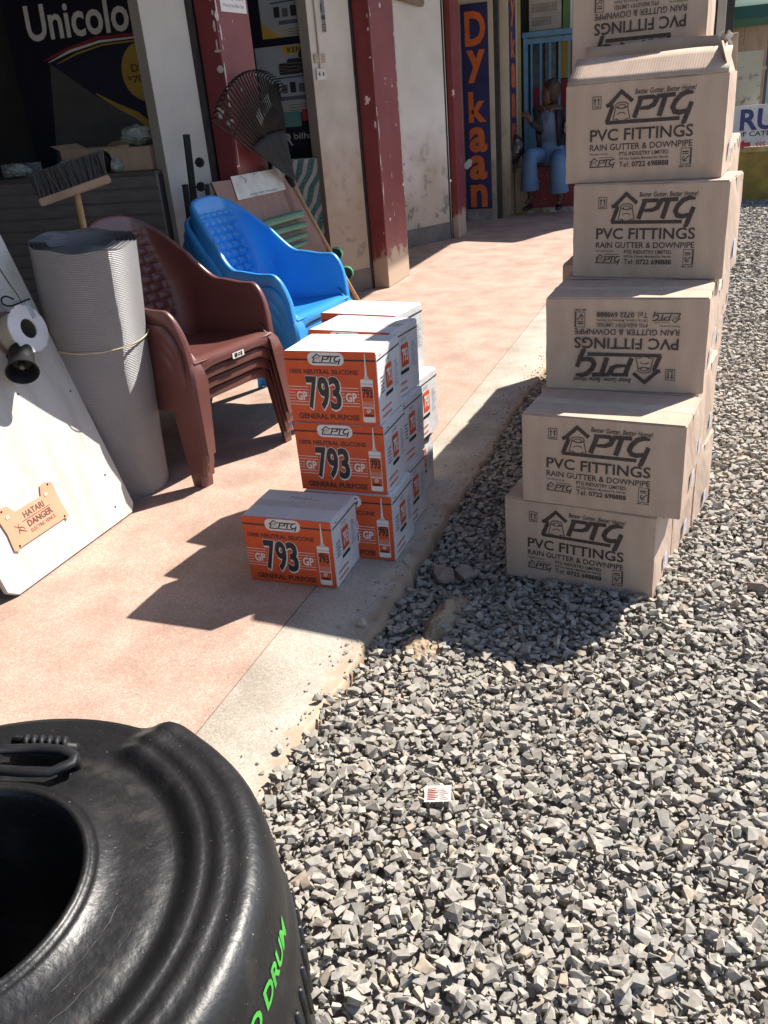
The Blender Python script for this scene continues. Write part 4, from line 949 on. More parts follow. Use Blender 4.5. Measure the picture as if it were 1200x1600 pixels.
# cartridge
def tubepic(pr, x0, x1, y0, y1, l=2):
    w_, h_ = x1 - x0, y1 - y0; q = lambda a, b: (x0 + a * w_, y0 + b * h_)
    pr.poly([q(.40, .66), q(.60, .66), q(.53, 1.0), q(.47, 1.0)], 1, l); pr.poly([q(.52, .66), q(.60, .66), q(.53, 1.0), q(.51, 1.0)], 4, l + .5)
    pr.poly([q(.25, .62), q(.75, .62), q(.62, .685), q(.38, .685)], 4, l)
    pr.rrect(x0 + .02 * w_, x0 + .98 * w_, y0, y0 + .635 * h_, .005, 1, l); pr.rect(*[x0 + .06 * w_, x0 + .94 * w_], y0 + .08 * h_, y0 + .53 * h_, 0, l + .5)
    pr.rect(x0 + .04 * w_, x0 + .96 * w_, y0 + .555 * h_, y0 + .58 * h_, 4, l + .5); pr.rect(x0 + .06 * w_, x0 + .94 * w_, y0 + .21 * h_, y0 + .225 * h_, 1, l + 1)
    pr.rect(x0 + .06 * w_, x0 + .94 * w_, y0 + .225 * h_, y0 + .31 * h_, 6, l + .7); pr.text('GP', x0 + .33 * w_, x0 + .67 * w_, y0 + .14 * h_, y0 + .195 * h_, 1, .03, 0, l + 1)
    pr.text('793', x0 + .10 * w_, x0 + .90 * w_, y0 + .36 * h_, y0 + .50 * h_, 2, .045, 0, l + 1); pr.rrect(x0 + .18 * w_, x0 + .82 * w_, y0 + .085 * h_, y0 + .12 * h_, .001, 3, l + 1)
    pr.rect(x0 + .25 * w_, x0 + .75 * w_, y0 + .505 * h_, y0 + .525 * h_, 3, l + 1)
tubepic(pr, u(.815), u(.955), v(.045), v(.975))
OMATS = [M_orange, M_white, M_black, M_maroon, M_tubegrey, M_redp, pm('salmon_print', (.62, .22, .14))]
ME_of = pr.mesh('printed_front', OMATS, front_fn(OW, OD, OH - .001, .0008, .02, 0.0))
pr = P2()   # the white side with stripe, red block, small lines and bars
pr.rect(.002, OD - .002, v(.872), v(.89), 2, 0)
pr.rect(OD * .34, OD * .60, v(.42), v(.74), 0, 0); pr.text('793', OD * .37, OD * .57, v(.48), v(.68), 1, .028, 0, 1)
for k in range(9): pr.rect(OD * .72, OD * (.90 - .04 * (k % 3)), v(.36 + k * .042), v(.370 + k * .042), 7, 0)
for k in range(5): pr.rect(OD * .10, OD * (.26 - .02 * (k % 2)), v(.42 + k * .05), v(.432 + k * .05), 2, 0)
for k in range(2): pr.poly([(OD * .10, v(.07 + k * .10)), (OD * .50, v(.07 + k * .10)), (OD * .50, v(.10 + k * .10)), (OD * .10, v(.10 + k * .10))], 6, 0)
pr.rect(OD * .30, OD * .60, v(.32), v(.37), 2, 0); pr.ell(OD * .16, v(.93), .004, .003, 2, 0, 10)
pr.arc(OD * .40, v(.81), .008, .005, 0, 360, .0012, 2, 0); pr.arc(OD * .50, v(.81), .008, .005, 0, 360, .0012, 2, 0)
def side_fn(x, y, l):
    vv = y / OH - .5; k = 1 + .02 * (vv + .5); uu = x / OD - .5
    return (OW / 2 * k + .0008 * math.cos(math.pi * uu) * math.cos(math.pi * vv) + .0018 + l * .0004, x - OD / 2, y)
ME_os = pr.mesh('printed_side', OMATS + [M_bluep], side_fn)
ME_ob = [carton_mesh('carton_body', OW, OD, OH - .0016, M_white_card, 21 + i, .0008, .0025, 5, .02, 0.0) for i in range(3)]
ME_otape = MB().box((-OW / 2 + .002, -.022, 0), (OW / 2 - .002, .022, .0003)).mesh('tape', pm('clear_tape', (.60, .58, .55), (.66, .64, .61), 30, .18))
mbt = MB(); mbt.box((-OW / 2 + .002, -OD / 2 + .002, 0), (OW / 2 - .002, -.001, .0016)); ME_ofl = mbt.mesh('flap', M_white_card)
def hand(words, seed):
    rr = random.Random(seed); p_ = P2(); x = 0
    G = {'P': [[(0, 0), (.1, 1)], [(.05, .95), (.5, .9), (.5, .5), (.1, .45)]], 'O': [[(.3, 0), (0, .4), (.2, .9), (.55, .7), (.5, .2), (.3, 0)]], 'N': [[(0, 0), (.1, .9), (.45, .1), (.6, 1)]], 'D': [[(.05, 0), (.1, .95)], [(0, .95), (.55, .7), (.5, .2), (.05, 0)]], '-': [[(0, .15), (1.2, .2)]]}
    for ch in words:
        for st in G[ch]: p_.stroke([(x + a * .018, b * .017 + rr.uniform(-.001, .001)) for a, b in st], .0016, 0, 0)
        x += .017
    return p_.mesh('handwriting', [M_pen], lambda a, b, l: (a, b, 0))
ME_hand = [hand('PONDO-', 2), hand('PONDO', 5), hand('PNDO', 7)]
def orange_carton(x, y, yaw, z, label, k=0, pen=None):
    t = thing('orange_carton', label, 'carton', (x - math.sin(yaw) * OD / 2, y + math.cos(yaw) * OD / 2, z), yaw, 'orange silicone cartons on the veranda')
    obj('carton_body', ME_ob[k % 3], t); obj('printed_front', ME_of, t); obj('printed_side', ME_os, t)
    for s in (0, 1): obj('flap', ME_ofl, t, (0, 0, OH - .0025), (0, 0, math.pi * s))
    obj('tape', ME_otape, t, (0, 0, OH - .0008))
    if pen is not None: obj('handwriting', ME_hand[pen], t, (-.05, .045, OH - .0003), (0, 0, R(-4)))
    return t
zo = [.001 + OH * i for i in range(4)]
orange_carton(-1.264, 2.227, .021, zo[0], 'orange carton standing alone in front of the orange stack, scribble on its white lid', 0, 0)
orange_carton(-1.136, 2.447, .01, zo[0], 'bottom orange carton of the front column, half hidden by the single carton', 1)
orange_carton(-1.149, 2.462, .014, zo[1], 'middle orange carton of the front column of the stack', 2)
orange_carton(-1.155, 2.466, -.004, zo[2], 'top orange carton of the front column of the stack', 0, 1)
orange_carton(-1.165, 2.675, -.03, zo[0], 'bottom orange carton of the middle column behind the front one', 2)
orange_carton(-1.168, 2.69, -.06, zo[1], 'middle layer orange carton of the middle column, mostly hidden', 0)
orange_carton(-1.190, 2.718, -.12, zo[2], 'top orange carton of the middle column, its lid half in shade', 1, 2)
orange_carton(-1.215, 2.925, -.05, zo[0], 'bottom orange carton of the rear column, farthest from the camera', 1)
orange_carton(-1.192, 2.932, -.09, zo[1], 'rear middle orange carton whose cartridge picture shows past the others', 2)
orange_carton(-1.252, 2.962, -.14, zo[2], 'rear top orange carton farthest back with shaded lid', 0, 1)

# ------------------------------------------------------------------ black drum in the foreground
def m_drum():
    m = bpy.data.materials.new('black_drum_plastic'); m.use_nodes = True; t, b = nodes_of(m)
    tc = N(t, 'ShaderNodeTexCoord'); v_ = tc.outputs['Object']
    n1 = N(t, 'ShaderNodeTexNoise', Scale=7.0, Detail=8.0, Roughness=.7); t.links.new(v_, n1.inputs['Vector'])
    n2 = N(t, 'ShaderNodeTexNoise', Scale=85.0, Detail=3.0); t.links.new(v_, n2.inputs['Vector'])
    n3 = N(t, 'ShaderNodeTexNoise', Scale=240.0, Detail=2.0); t.links.new(v_, n3.inputs['Vector'])
    c = mixc(t, ramp(t, n1.outputs[0], .55, .78), (.0085, .0085, .0095), (.032, .029, .027))
    c = mixc(t, ramp(t, n3.outputs[0], .73, .76), c, (.16, .14, .12))
    sp_ = N(t, 'ShaderNodeSeparateXYZ'); t.links.new(v_, sp_.inputs[0])
    cb = N(t, 'ShaderNodeCombineXYZ'); t.links.new(sp_.outputs[0], cb.inputs[0]); t.links.new(sp_.outputs[1], cb.inputs[1])
    ln = N(t, 'ShaderNodeVectorMath', operation='LENGTH'); t.links.new(cb.outputs[0], ln.inputs[0])
    n4 = N(t, 'ShaderNodeTexNoise', Scale=26.0, Detail=6.0); t.links.new(v_, n4.inputs['Vector'])
    rg = N(t, 'ShaderNodeMath', operation='MULTIPLY'); t.links.new(ramp(t, ln.outputs['Value'], .235, .272), rg.inputs[0]); t.links.new(ramp(t, ln.outputs['Value'], .276, .300, True), rg.inputs[1])
    rg2 = N(t, 'ShaderNodeMath', operation='MULTIPLY'); t.links.new(rg.outputs[0], rg2.inputs[0]); t.links.new(ramp(t, n4.outputs[0], .50, .72), rg2.inputs[1])
    c = mixc(t, rg2.outputs[0], c, (.045, .040, .036))
    t.links.new(c, b.inputs['Base Color'])
    mr = N(t, 'ShaderNodeMapRange'); mr.inputs[1].default_value = .3; mr.inputs[2].default_value = .75; mr.inputs[3].default_value = .33; mr.inputs[4].default_value = .52
    t.links.new(n1.outputs[0], mr.inputs[0]); t.links.new(mr.outputs[0], b.inputs['Roughness'])
    bp = N(t, 'ShaderNodeBump', Strength=.35, Distance=.003); t.links.new(n2.outputs[0], bp.inputs['Height']); t.links.new(bp.outputs[0], b.inputs['Normal'])
    return m
M_drum = m_drum()
DC = Vector((-.88, .515, 0))
dr = thing('black_drum', 'big black plastic drum with an open round top and green side lettering', 'drum', DC); dr.scale = (1, 1, .98)
PROF = [(.17, .02), (.176, .40), (.181, .560), (.181, .580), (.185, .590), (.190, .593), (.195, .590), (.197, .584), (.203, .587), (.208, .584), (.216, .578), (.235, .573), (.257, .570), (.276, .5675), (.290, .563), (.298, .5595), (.306, .559), (.314, .5635), (.323, .571), (.332, .5745), (.340, .573), (.346, .5705), (.354, .5735), (.362, .576), (.371, .5735), (.379, .5705), (.388, .572), (.399, .5725), (.410, .567), (.420, .556), (.428, .539), (.433, .515), (.436, .49), (.437, .46), (.438, .43), (.443, .415), (.446, .39), (.447, .12), (.437, .03), (.425, .0)]
SMO = {}
def prof_at(i, th):
    r, z = PROF[i]
    # flattened shoulder where the handle sits
    a = (math.degrees(th)) % 360
    def sm(x): x = max(0, min(1, x)); return x * x * (3 - 2 * x)
    s = sm((a - 76) / 9) * sm((205 - a) / 12)
    if .215 < r and z > .44 and i > 9:
        zf = .574 - (r - .215) * .10 if r < .39 else .5565 - max(0, (r - .39)) ** 1.5 * 9
        rf = r * .975 if r > .39 else r
        z = z * (1 - s) + min(zf, z + .02) * s; r = r * (1 - s) + rf * s
        bmp = math.exp(-((a - 75) / 4.5) ** 2) * .007 * max(0, min(1, (r - .25) / .1)) * (1 if z > .5 else max(0, (z - .44) / .06))
        z += bmp
    return r, z
mb = MB(); SEG = 220; nP = len(PROF)
for i in range(nP):
    for k in range(SEG):
        th = 2 * math.pi * k / SEG; r, z = prof_at(i, th); mb.v.append((r * math.cos(th), r * math.sin(th), z))
for i in range(nP - 1):
    for k in range(SEG): mb.f.append((i * SEG + k, i * SEG + (k + 1) % SEG, (i + 1) * SEG + (k + 1) % SEG, (i + 1) * SEG + k)); mb.m.append(0)
mb.f.append(tuple(range(SEG))); mb.m.append(0)
mb.build('shell', M_drum, dr, True)
# green lettering wrapped on the side
pr = P2(); pr.text('ECO DRUM', 0, 1, 0, 1, 0, .03)
thM = math.atan2(*(at_z(437, 1415, .48) - DC).yx) - .055; thE = thM - .47
def wrap(x, y, l):
    th = thE + (thM - thE) * x; z = .466 + .034 * y; r = np.interp(z, [.43, .46, .49, .515, .539], [.438, .437, .436, .433, .428]) + .0012
    return (r * math.cos(th), r * math.sin(th), z)
obj('green_lettering', pr.mesh('green_lettering', [pm('green_paint', (.07, .40, .055), (.055, .32, .045), 40, .5)], wrap), dr)
for k in range(14):         # moulded ribs low on the side
    th = thE - .1 + k * .075; c, s = math.cos(th), math.sin(th); mb = MB()
    mb.tube([(.446 * c, .446 * s, .375), (.447 * math.cos(th + .03), .447 * math.sin(th + .03), .26)], .006, 6); mb.build('moulded_rib', M_drum, dr, True)
# handle: a flattened loop with a ribbed boss
hz = .592
pts = [at_z(*q, hz) - DC for q in ((-60, 1163), (60, 1160), (96, 1163), (113, 1172), (110, 1182), (76, 1197), (30, 1196), (-60, 1190))]
mb = MB(); mb.tube(pts, .0085, 12, closed=True, flat=(1.15, .75)); hd = mb.build('handle', M_plastic_black, dr, True)
for k in range(6):
    q = at_z(40 + k * 12, 1152 + k * .6, .585) - DC; mb = MB(); mb.lathe([(.0, -.004), (.013, -.004), (.0145, 0), (.013, .004), (0, .004)], 14, axis=(.8, .5, 0)); mb.build('boss_ring', M_plastic_black, dr, True, q)
q0 = at_z(20, 1150, .58) - DC; q1 = at_z(118, 1162, .58) - DC; mb = MB(); mb.tube([q0, q1], .010, 8); mb.build('boss', M_plastic_black, dr, True)
for pt in (pts[0], pts[3]):
    mb = MB(); mb.tube([pt, Vector((pt.x, pt.y, .56))], .008, 8); mb.build('handle_stem', M_plastic_black, dr, True)
# pale scuffs on the lid
M_scuff = pm('pale_scuff', (.10, .095, .09), (.04, .038, .036), 60, .7)
for a0, a1, r0, r1, wd in ((-14, 16, .236, .241, .0008), (-30, 10, .262, .271, .0006)):
    p_ = P2(); n = 16
    p_.stroke([((r0 + (r1 - r0) * k / n + random.uniform(-.0012, .0012)) * math.cos(R(a0 + (a1 - a0) * k / n)), (r0 + (r1 - r0) * k / n) * math.sin(R(a0 + (a1 - a0) * k / n))) for k in range(n + 1)], [wd * random.uniform(.4, 1.3) for _ in range(n + 1)], 0, 0)
    rr_ = [p[0] for p in PROF[4:18]]; zz_ = [p[1] for p in PROF[4:18]]
    obj('scuff', p_.mesh('scuff', [M_scuff], lambda x, y, l: (x, y, float(np.interp(math.hypot(x, y), rr_, zz_)) + .0012)), dr)

# ------------------------------------------------------------------ white board with siren parts and a warning sign
TH = math.atan2(.332, 1.09); BX = -2.18
BNRM = Vector((math.cos(TH), 0, math.sin(TH))); BUP = Vector((-math.sin(TH), 0, math.cos(TH)))
BO = Vector((BX, 1.90, .0065))
bd_ = thing('leaning_board', 'white painted board leaning back beside the mesh roll', 'board', BO, (0, -TH, 0))
def on_board(px, py, off=0.0):          # photograph pixel -> board coordinates (off the face, along, up)
    q = at_plane(px, py, BO + BNRM * off, BNRM) - BO; return Vector((off, q.y, q.dot(BUP)))
bw0, bw1, bht = .0, .735, 1.32
pts = [(bw0 + .04, 0), (bw1 - .03, 0), (bw1, .03), (bw1, bht - .03), (bw1 - .03, bht), (bw0, bht), (bw0, .03)]
bm = bmesh.new(); f0 = [bm.verts.new((0, y, z)) for y, z in pts]; f1 = [bm.verts.new((-.02, y, z)) for y, z in pts]
bm.faces.new(f0); bm.faces.new(f1[::-1])
for i in range(len(pts)): bm.faces.new((f0[i], f1[i], f1[(i + 1) % len(pts)], f0[(i + 1) % len(pts)]))
bmesh.ops.recalc_face_normals(bm, faces=bm.faces); bmesh.ops.bevel(bm, geom=[e for e in bm.edges], offset=.0025, segments=2, affect='EDGES')
me = bpy.data.meshes.new('panel'); bm.to_mesh(me); bm.free(); me.materials.append(M_board); obj('panel', me, bd_)
inv = Euler((0, -TH, 0)).to_matrix().inverted()
for yy_ in (.12, .60):              # struts that hold the board up from behind
    top_ = Vector((-.021, yy_, .98)); fw = BO + Euler((0, -TH, 0)).to_matrix() @ top_; ft_ = Vector((fw.x - .34, fw.y, .006))
    mb = MB(); mb.tube([top_, inv @ (ft_ - BO)], .014, 4); mb.build('rear_strut', M_wood2, bd_)
for px, py in ((28, 616), (164, 742), (180, 792), (110, 611)):
    q = on_board(px, py); mb = MB(); mb.lathe([(.0, .0008), (.0045, .0006), (.0045, -.002)], 10, axis=(1, 0, 0)); mb.build('nail_hole', M_black, bd_, False, q)
# warning sign
qs = [on_board(px, py, .004) for px, py in ((0, 800), (15, 786), (24, 794), (57, 778), (60, 760), (70, 754), (92, 776), (104, 803), (98, 816), (38, 850), (33, 854), (14, 838))]
sg = thing('danger_sign', 'peach warning plate about an electric fence nailed to the white board', 'sign', BO, (0, -TH, 0))
yl = min(q.y for q in qs) - .01; yr = max(q.y for q in qs); zl = min(q.z for q in qs); zh = max(q.z for q in qs)
cy0, cy1 = yl, yr; ww, hh = cy1 - cy0, (zh - zl)
tilt_ = R(-4)
shape = [(.0, .06), (.06, .0), (.08, .06), (.92, .06), (.94, .0), (1.0, .07), (.985, .45), (1.0, .93), (.90, 1.0), (.80, .98), (.74, .78), (.28, .78), (.20, .98), (.10, 1.0), (.0, .93), (.025, .45)]
def sgp(a, b, off): return (off, cy0 + a * ww, zl + b * hh)
mb = MB(); n = len(shape); mb.add([sgp(a, b, .006) for a, b in shape] + [sgp(a, b, .003) for a, b in shape], [tuple(range(n)), tuple(range(2 * n - 1, n - 1, -1))] + [(i, (i + 1) % n, n + (i + 1) % n, n + i) for i in range(n)])
mb.build('plate', M_peach, sg)
pr = P2(); pr.text('HATARI', .36, .72, .55, .69, 0, .02); pr.rect(.30, .80, .505, .52, 0); pr.text('DANGER', .36, .80, .33, .48, 0, .03); pr.text('ELECTRIC FENCE', .36, .80, .20, .28, 0, .0)
pr.stroke([(.16, .52), (.24, .42), (.20, .40), (.30, .28)], .012); pr.stroke([(.24, .52), (.20, .44), (.28, .43)], .01); pr.arc(.24, .34, .05, .08, 0, 200, .01)
obj('lettering', pr.mesh('lettering', [pm('sign_dark_ink', (.13, .06, .05))], lambda x, y, l: sgp(x, y, .0068)), sg)
for a, b in ((.10, .93), (.92, .93), (.10, .10), (.93, .10)): mb = MB(); mb.lathe([(0, .003), (.0035, .002), (.0035, -.001)], 10, axis=(1, 0, 0)); mb.build('nail', M_plastic_black, sg, True, sgp(a, b, .0065))
for a in (.14, .82):
    mb = MB(); mb.box((-.0012, -.008, -.006), (.0, .008, .006)); o = mb.build('worn_spot', pm('worn', (.70, .55, .42)), sg, False, sgp(a, .76, .008))
# wire spool held by a metal strap
qc = on_board(45, 513, .095); sp = thing('wire_spool', 'white flanged spool of wire fixed high on the white board', 'spool', BO, (0, -TH, 0))
ctr = Vector((0, qc.y, qc.z)); RS = .088
rr_ = random.Random(5)
mb = MB(); seg = 44
def ring_prof(rad_fn, r_in, x0, x1):
    vs = []; 
    for x in (x0, x1):
        for k in range(seg): a = 2 * math.pi * k / seg; vs.append((x, math.cos(a) * r_in, math.sin(a) * r_in))
        for k in range(seg): a = 2 * math.pi * k / seg; r = rad_fn(k); vs.append((x, math.cos(a) * r, math.sin(a) * r))
    fs = []
    for k in range(seg):
        k2 = (k + 1) % seg
        fs += [(k, k2, seg + k2, seg + k), (2 * seg + k, 3 * seg + k, 3 * seg + k2, 2 * seg + k2), (k, 2 * seg + k, 2 * seg + k2, k2), (seg + k, seg + k2, 3 * seg + k2, 3 * seg + k)]
    return vs, fs
nick = [RS * (1 - (.06 if rr_.random() < .14 else rr_.uniform(0, .008))) for _ in range(seg)]
mb.add(*ring_prof(lambda k: nick[k], .036, .089, .095)); mb.build('front_flange', pm('flange_white', (.68, .66, .66), (.60, .57, .56), 12, .6), sp, False, ctr)
mb = MB(); mb.add(*ring_prof(lambda k: RS, .036, .001, .006)); mb.build('rear_flange', pm('flange_brown', (.30, .17, .12)), sp, False, ctr)
mb = MB(); mb.lathe([(.036, .0065), (.070, .0065), (.074, .03), (.072, .06), (.074, .088), (.036, .088)], 40, axis=(1, 0, 0), closed=True); mb.build('wire_winding', pm('wire_winding', (.46, .41, .35), (.30, .25, .20), 4, .5, .3, 200, stretch=(40, 1, 1)), sp, True, ctr)
mb = MB(); mb.lathe([(.0, .012), (.0355, .012), (.0355, .09)], 30, axis=(1, 0, 0)); mb.build('core', pm('core_olive', (.10, .09, .06)), sp, True, ctr)
q = on_board(47, 480, .1); mb = MB(); mb.box((.0955, -.009, -.03), (.098, .009, .045)); mb.box((.04, -.009, .0445), (.0952, .009, .047)); mb.build('strap', M_steel, sp, False, (0, q.y, q.z - .01))
q = on_board(7, 478, .02); hk = thing('steel_hook', 'galvanised strap hook on the white board above the spool', 'hook', BO, (0, -TH, 0))
MB().box((.001, -.008, -.055), (.004, .008, .06)).build('strap', M_steel, hk, False, q - Vector((.02, 0, 0))); MB().box((.0045, -.008, .052), (.045, .008, .055)).build('tongue', M_steel, hk, False, q - Vector((.02, 0, 0)))
cb = thing('black_cable', 'looped thin black cable running over the spool on the board', 'cable', BO, (0, -TH, 0))
pts = [on_board(px, py, o) for px, py, o in ((50, 466, .115), (36, 470, .11), (22, 478, .06), (8, 480, .02), (0, 470, .02), (3, 463, .03), (14, 462, .05), (26, 472, .10))]
pts2 = []
for i in range(len(pts) - 1):
    for k in range(5): pts2.append(pts[i].lerp(pts[i + 1], k / 5))
sm_ = [sum((pts2[max(0, min(len(pts2) - 1, i + d))] for d in range(-4, 5)), Vector()) / 9 for i in range(len(pts2))]
mb = MB(); mb.tube(sm_, .0032, 7); mb.build('loop', M_plastic_black, cb, True)
mb = MB(); mb.tube([on_board(-10, 405, .003), on_board(10, 436, .003), on_board(28, 462, .02), on_board(34, 474, .09)], .0016, 6); mb.build('lead', M_plastic_black, cb, True)
# siren horn
q = on_board(28, 560, .055); q1 = on_board(24, 590, .10)
hn = thing('siren_horn', 'small black siren horn mounted under the spool on the white board', 'siren', BO, (0, -TH, 0))
ax = (on_board(20, 588, .085) - on_board(33, 552, .06)).normalized(); ax = (ax + Vector((.25, 0, -.25))).normalized()
o_ = on_board(33, 552, .06)
mb = MB(); mb.lathe([(0, -.01), (.036, -.02), (.042, -.01), (.045, .05), (.052, .095), (.058, .10), (.054, .102), (.046, .088), (.034, .05), (.0, .045)], 36, axis=ax, o=o_); mb.build('horn', M_plastic_black, hn, 50)
mb = MB(); mb.lathe([(0, .046), (.012, .046), (.012, .075), (.008, .082), (0, .083)], 18, axis=ax, o=o_); mb.build('driver', pm('driver_grey', (.12, .11, .11), None, 9, .4, metal=.5), hn, True)
mb = MB(); mb.box((.0005, -.014, -.012), (.05, .014, .012)); mb.build('bracket', M_plastic_black, hn, False, Vector((0, o_.y, o_.z)))

# ------------------------------------------------------------------ roll of wire mesh with a broom stuck in it
def m_mesh():
    m = bpy.data.materials.new('wire_mesh'); m.use_nodes = True; t, b = nodes_of(m)
    uv = N(t, 'ShaderNodeUVMap'); sp_ = N(t, 'ShaderNodeSeparateXYZ'); t.links.new(uv.outputs[0], sp_.inputs[0])
    def wv(sock, off):
        a = N(t, 'ShaderNodeMath', operation='SINE'); q = N(t, 'ShaderNodeMath', operation='MULTIPLY'); t.links.new(sock, q.inputs[0]); q.inputs[1].default_value = off; t.links.new(q.outputs[0], a.inputs[0]); return a.outputs[0]
    a, c = wv(sp_.outputs[0], 2 * math.pi / .0058), wv(sp_.outputs[1], 2 * math.pi / .0068)
    mx = N(t, 'ShaderNodeMath', operation='MAXIMUM'); t.links.new(a, mx.inputs[0]); t.links.new(c, mx.inputs[1])
    tc = N(t, 'ShaderNodeTexCoord'); n1 = N(t, 'ShaderNodeTexNoise', Scale=4.0, Detail=4.0); t.links.new(tc.outputs['Object'], n1.inputs['Vector'])
    wire = mixc(t, ramp(t, n1.outputs[0], .3, .7), (.34, .34, .355), (.42, .42, .435))
    col = mixc(t, ramp(t, mx.outputs[0], -.15, .5), (.25, .247, .25), wire); t.links.new(col, b.inputs['Base Color'])
    b.inputs['Metallic'].default_value = .25; b.inputs['Roughness'].default_value = .42
    bp = N(t, 'ShaderNodeBump', Strength=.9, Distance=.003); t.links.new(mx.outputs[0], bp.inputs['Height']); t.links.new(bp.outputs[0], b.inputs['Normal'])
    return m
M_mesh = m_mesh()
RB, RT = Vector((-2.41, 2.85, 0)), Vector((-2.28, 2.79, 1.03))
ROLL_H = (RT - RB).length
rdir = (RT - RB).normalized()
rot = Vector((0, 0, 1)).rotation_difference(rdir).to_euler()
ro = thing('mesh_roll', 'tall roll of grey wire mesh tied with a yellow string', 'mesh roll', RB + Vector((0, 0, .028)), rot)
me = bpy.data.meshes.new('mesh_sheet'); nt_, nzr = 360, 20; turns = 5.5; V_ = []; F_ = []; uvs = []
for j in range(nzr + 1):
    z = ROLL_H * j / nzr; sarc = 0; prev = None
    for i in range(nt_ + 1):
        f = i / nt_; th = -2 * math.pi * turns * f + 1.2
        flare = (.010 * math.exp(-z / .12) - .006 * math.exp(-((z - .65) / .10) ** 2)) * (1 - f)
        r = .201 - .085 * f ** 1.2 + flare + .0015 * math.sin(3 * th + 4 * z)
        p = (r * math.cos(th), r * math.sin(th) * .97, z + .004 * math.sin(7 * th) * (j == nzr))
        if prev: sarc += math.dist(p[:2], prev[:2])
        prev = p; V_.append(p); uvs.append((sarc, z))
for j in range(nzr):
    for i in range(nt_): F_.append((j * (nt_ + 1) + i, j * (nt_ + 1) + i + 1, (j + 1) * (nt_ + 1) + i + 1, (j + 1) * (nt_ + 1) + i))
me.from_pydata(V_, [], F_); me.materials.append(M_mesh); ul = me.uv_layers.new(name='UVMap')
idx = np.zeros(len(me.loops), dtype=np.int32); me.loops.foreach_get('vertex_index', idx); ul.data.foreach_set('uv', np.array(uvs, dtype=np.float32)[idx].ravel())
me.polygons.foreach_set('use_smooth', [True] * len(me.polygons)); obj('mesh_sheet', me, ro)
mb = MB(); mb.tube([((.2015) * math.cos(a), .2015 * .97 * math.sin(a), .665 + .012 * math.sin(a + .7)) for a in [2 * math.pi * k / 60 for k in range(60)]], .0022, 6, closed=True); mb.build('string', M_string, ro, True)
# broom, bristles up
b0 = RB + rdir * .02 + Vector((.03, .06, .02)); b1 = at_y(120, 303, 3.02)
br = thing('broom', 'wooden broom stuck upside down in the mesh roll, dark bristles up', 'broom', b0)
hd_ = (b1 - b0); mb = MB(); mb.tube([Vector((0, 0, 0)), hd_ * .5, hd_], .0135, 14); mb.build('handle', M_wood, br, True)
L_ = at_y(62, 305, 2.93); R_ = at_y(172, 266, 3.10); xa = (R_ - L_); BLn = xa.length; xa.normalize()
upv = hd_.normalized(); ya = upv.cross(xa).normalized(); upv = xa.cross(ya).normalized()
Mh = Matrix((xa, ya, upv)).transposed().to_4x4(); Mh.translation = hd_ + upv * .0
hb = bpy.data.objects.new('head_block', None)
bm = bmesh.new(); bmesh.ops.create_cube(bm, size=1)
bmesh.ops.subdivide_edges(bm, edges=[e for e in bm.edges if abs((e.verts[0].co - e.verts[1].co).x) > .5], cuts=10)
for v_ in bm.verts:
    v_.co = (v_.co.x * BLn, v_.co.y * .062, v_.co.z * .030 - (.012 if False else 0) + .012)
    if abs(v_.co.x) > BLn * .46: v_.co.y *= .8
bmesh.ops.bevel(bm, geom=[e for e in bm.edges if e.calc_face_angle(0) > .6], offset=.004, segments=2, affect='EDGES')
me = bpy.data.meshes.new('head_block'); bm.to_mesh(me); bm.free(); me.materials.append(M_wood2)
hb = obj('head_block', me, br); hb.matrix_local = Mh
tuft = MB(); rr_ = random.Random(3)
for k in range(16):
    a = rr_.uniform(0, 6.28); r = rr_.uniform(0, .007); x, y = r * math.cos(a), r * math.sin(a); dx, dy = x * 1.1 + rr_.uniform(-.003, .003), y * 1.1 + rr_.uniform(-.003, .003); wd = .0011; L = rr_.uniform(.085, .098)
    pts_ = [(x, y, 0), (x + dx * .5, y + dy * .5, L * .55), (x + dx * 1.1, y + dy * 1.1, L)]
    tuft.tube(pts_, [wd, wd, wd * .7], 4)
ME_tuft = tuft.mesh('bristle_tuft', M_bristle, fix=False)
for i in range(15):
    for j in range(5):
        fx, fy = (i - 7) / 7, (j - 2) / 2
        o = obj('bristle_tuft', ME_tuft, br); mm = Matrix.Translation((fx * BLn * .455, fy * .022, .027)) @ Euler((-fy * .16 + random.uniform(-.04, .04), fx * .16 + random.uniform(-.04, .04), random.uniform(0, 6))).to_matrix().to_4x4(); o.matrix_local = Mh @ mm

# ------------------------------------------------------------------ plastic armchairs
def sm01(x): x = max(0.0, min(1.0, x)); return x * x * (3 - 2 * x)
def upath(t):      # t in 0..1 round the tub at seat level: front left -> back -> front right
    s = 2 * abs(t - .5); sg_ = 1 if t < .5 else -1       # s 0 at the back, 1 at the front
    hw, bx, rad, fx = .245, -.235, .10, .285
    L1, L2, L3 = hw - rad, rad * math.pi / 2, fx - (bx + rad); Lt = L1 + L2 + L3; d = s * Lt
    if d < L1: x, y, nx_, ny_ = bx, d, -1, 0
    elif d < L1 + L2: a = (d - L1) / rad; x, y, nx_, ny_ = bx + rad - rad * math.cos(a), L1 + rad * math.sin(a), -math.cos(a), math.sin(a)
    else: x, y, nx_, ny_ = bx + rad + (d - L1 - L2), hw, 0, 1
    return x, y * sg_, nx_, ny_ * sg_, s
def htop(x, s):
    back = .93 - .10 * min(1, s / .40) ** 3
    k = sm01((x + .245) / .25)
    arm = .618 - .014 * sm01(x / .15)
    h = back * (1 - k) + arm * k
    e = min(1, max(0, (x - .19) / .095))
    return h - (1 - math.sqrt(max(0, 1 - e * e))) * .225
NARROW = .32
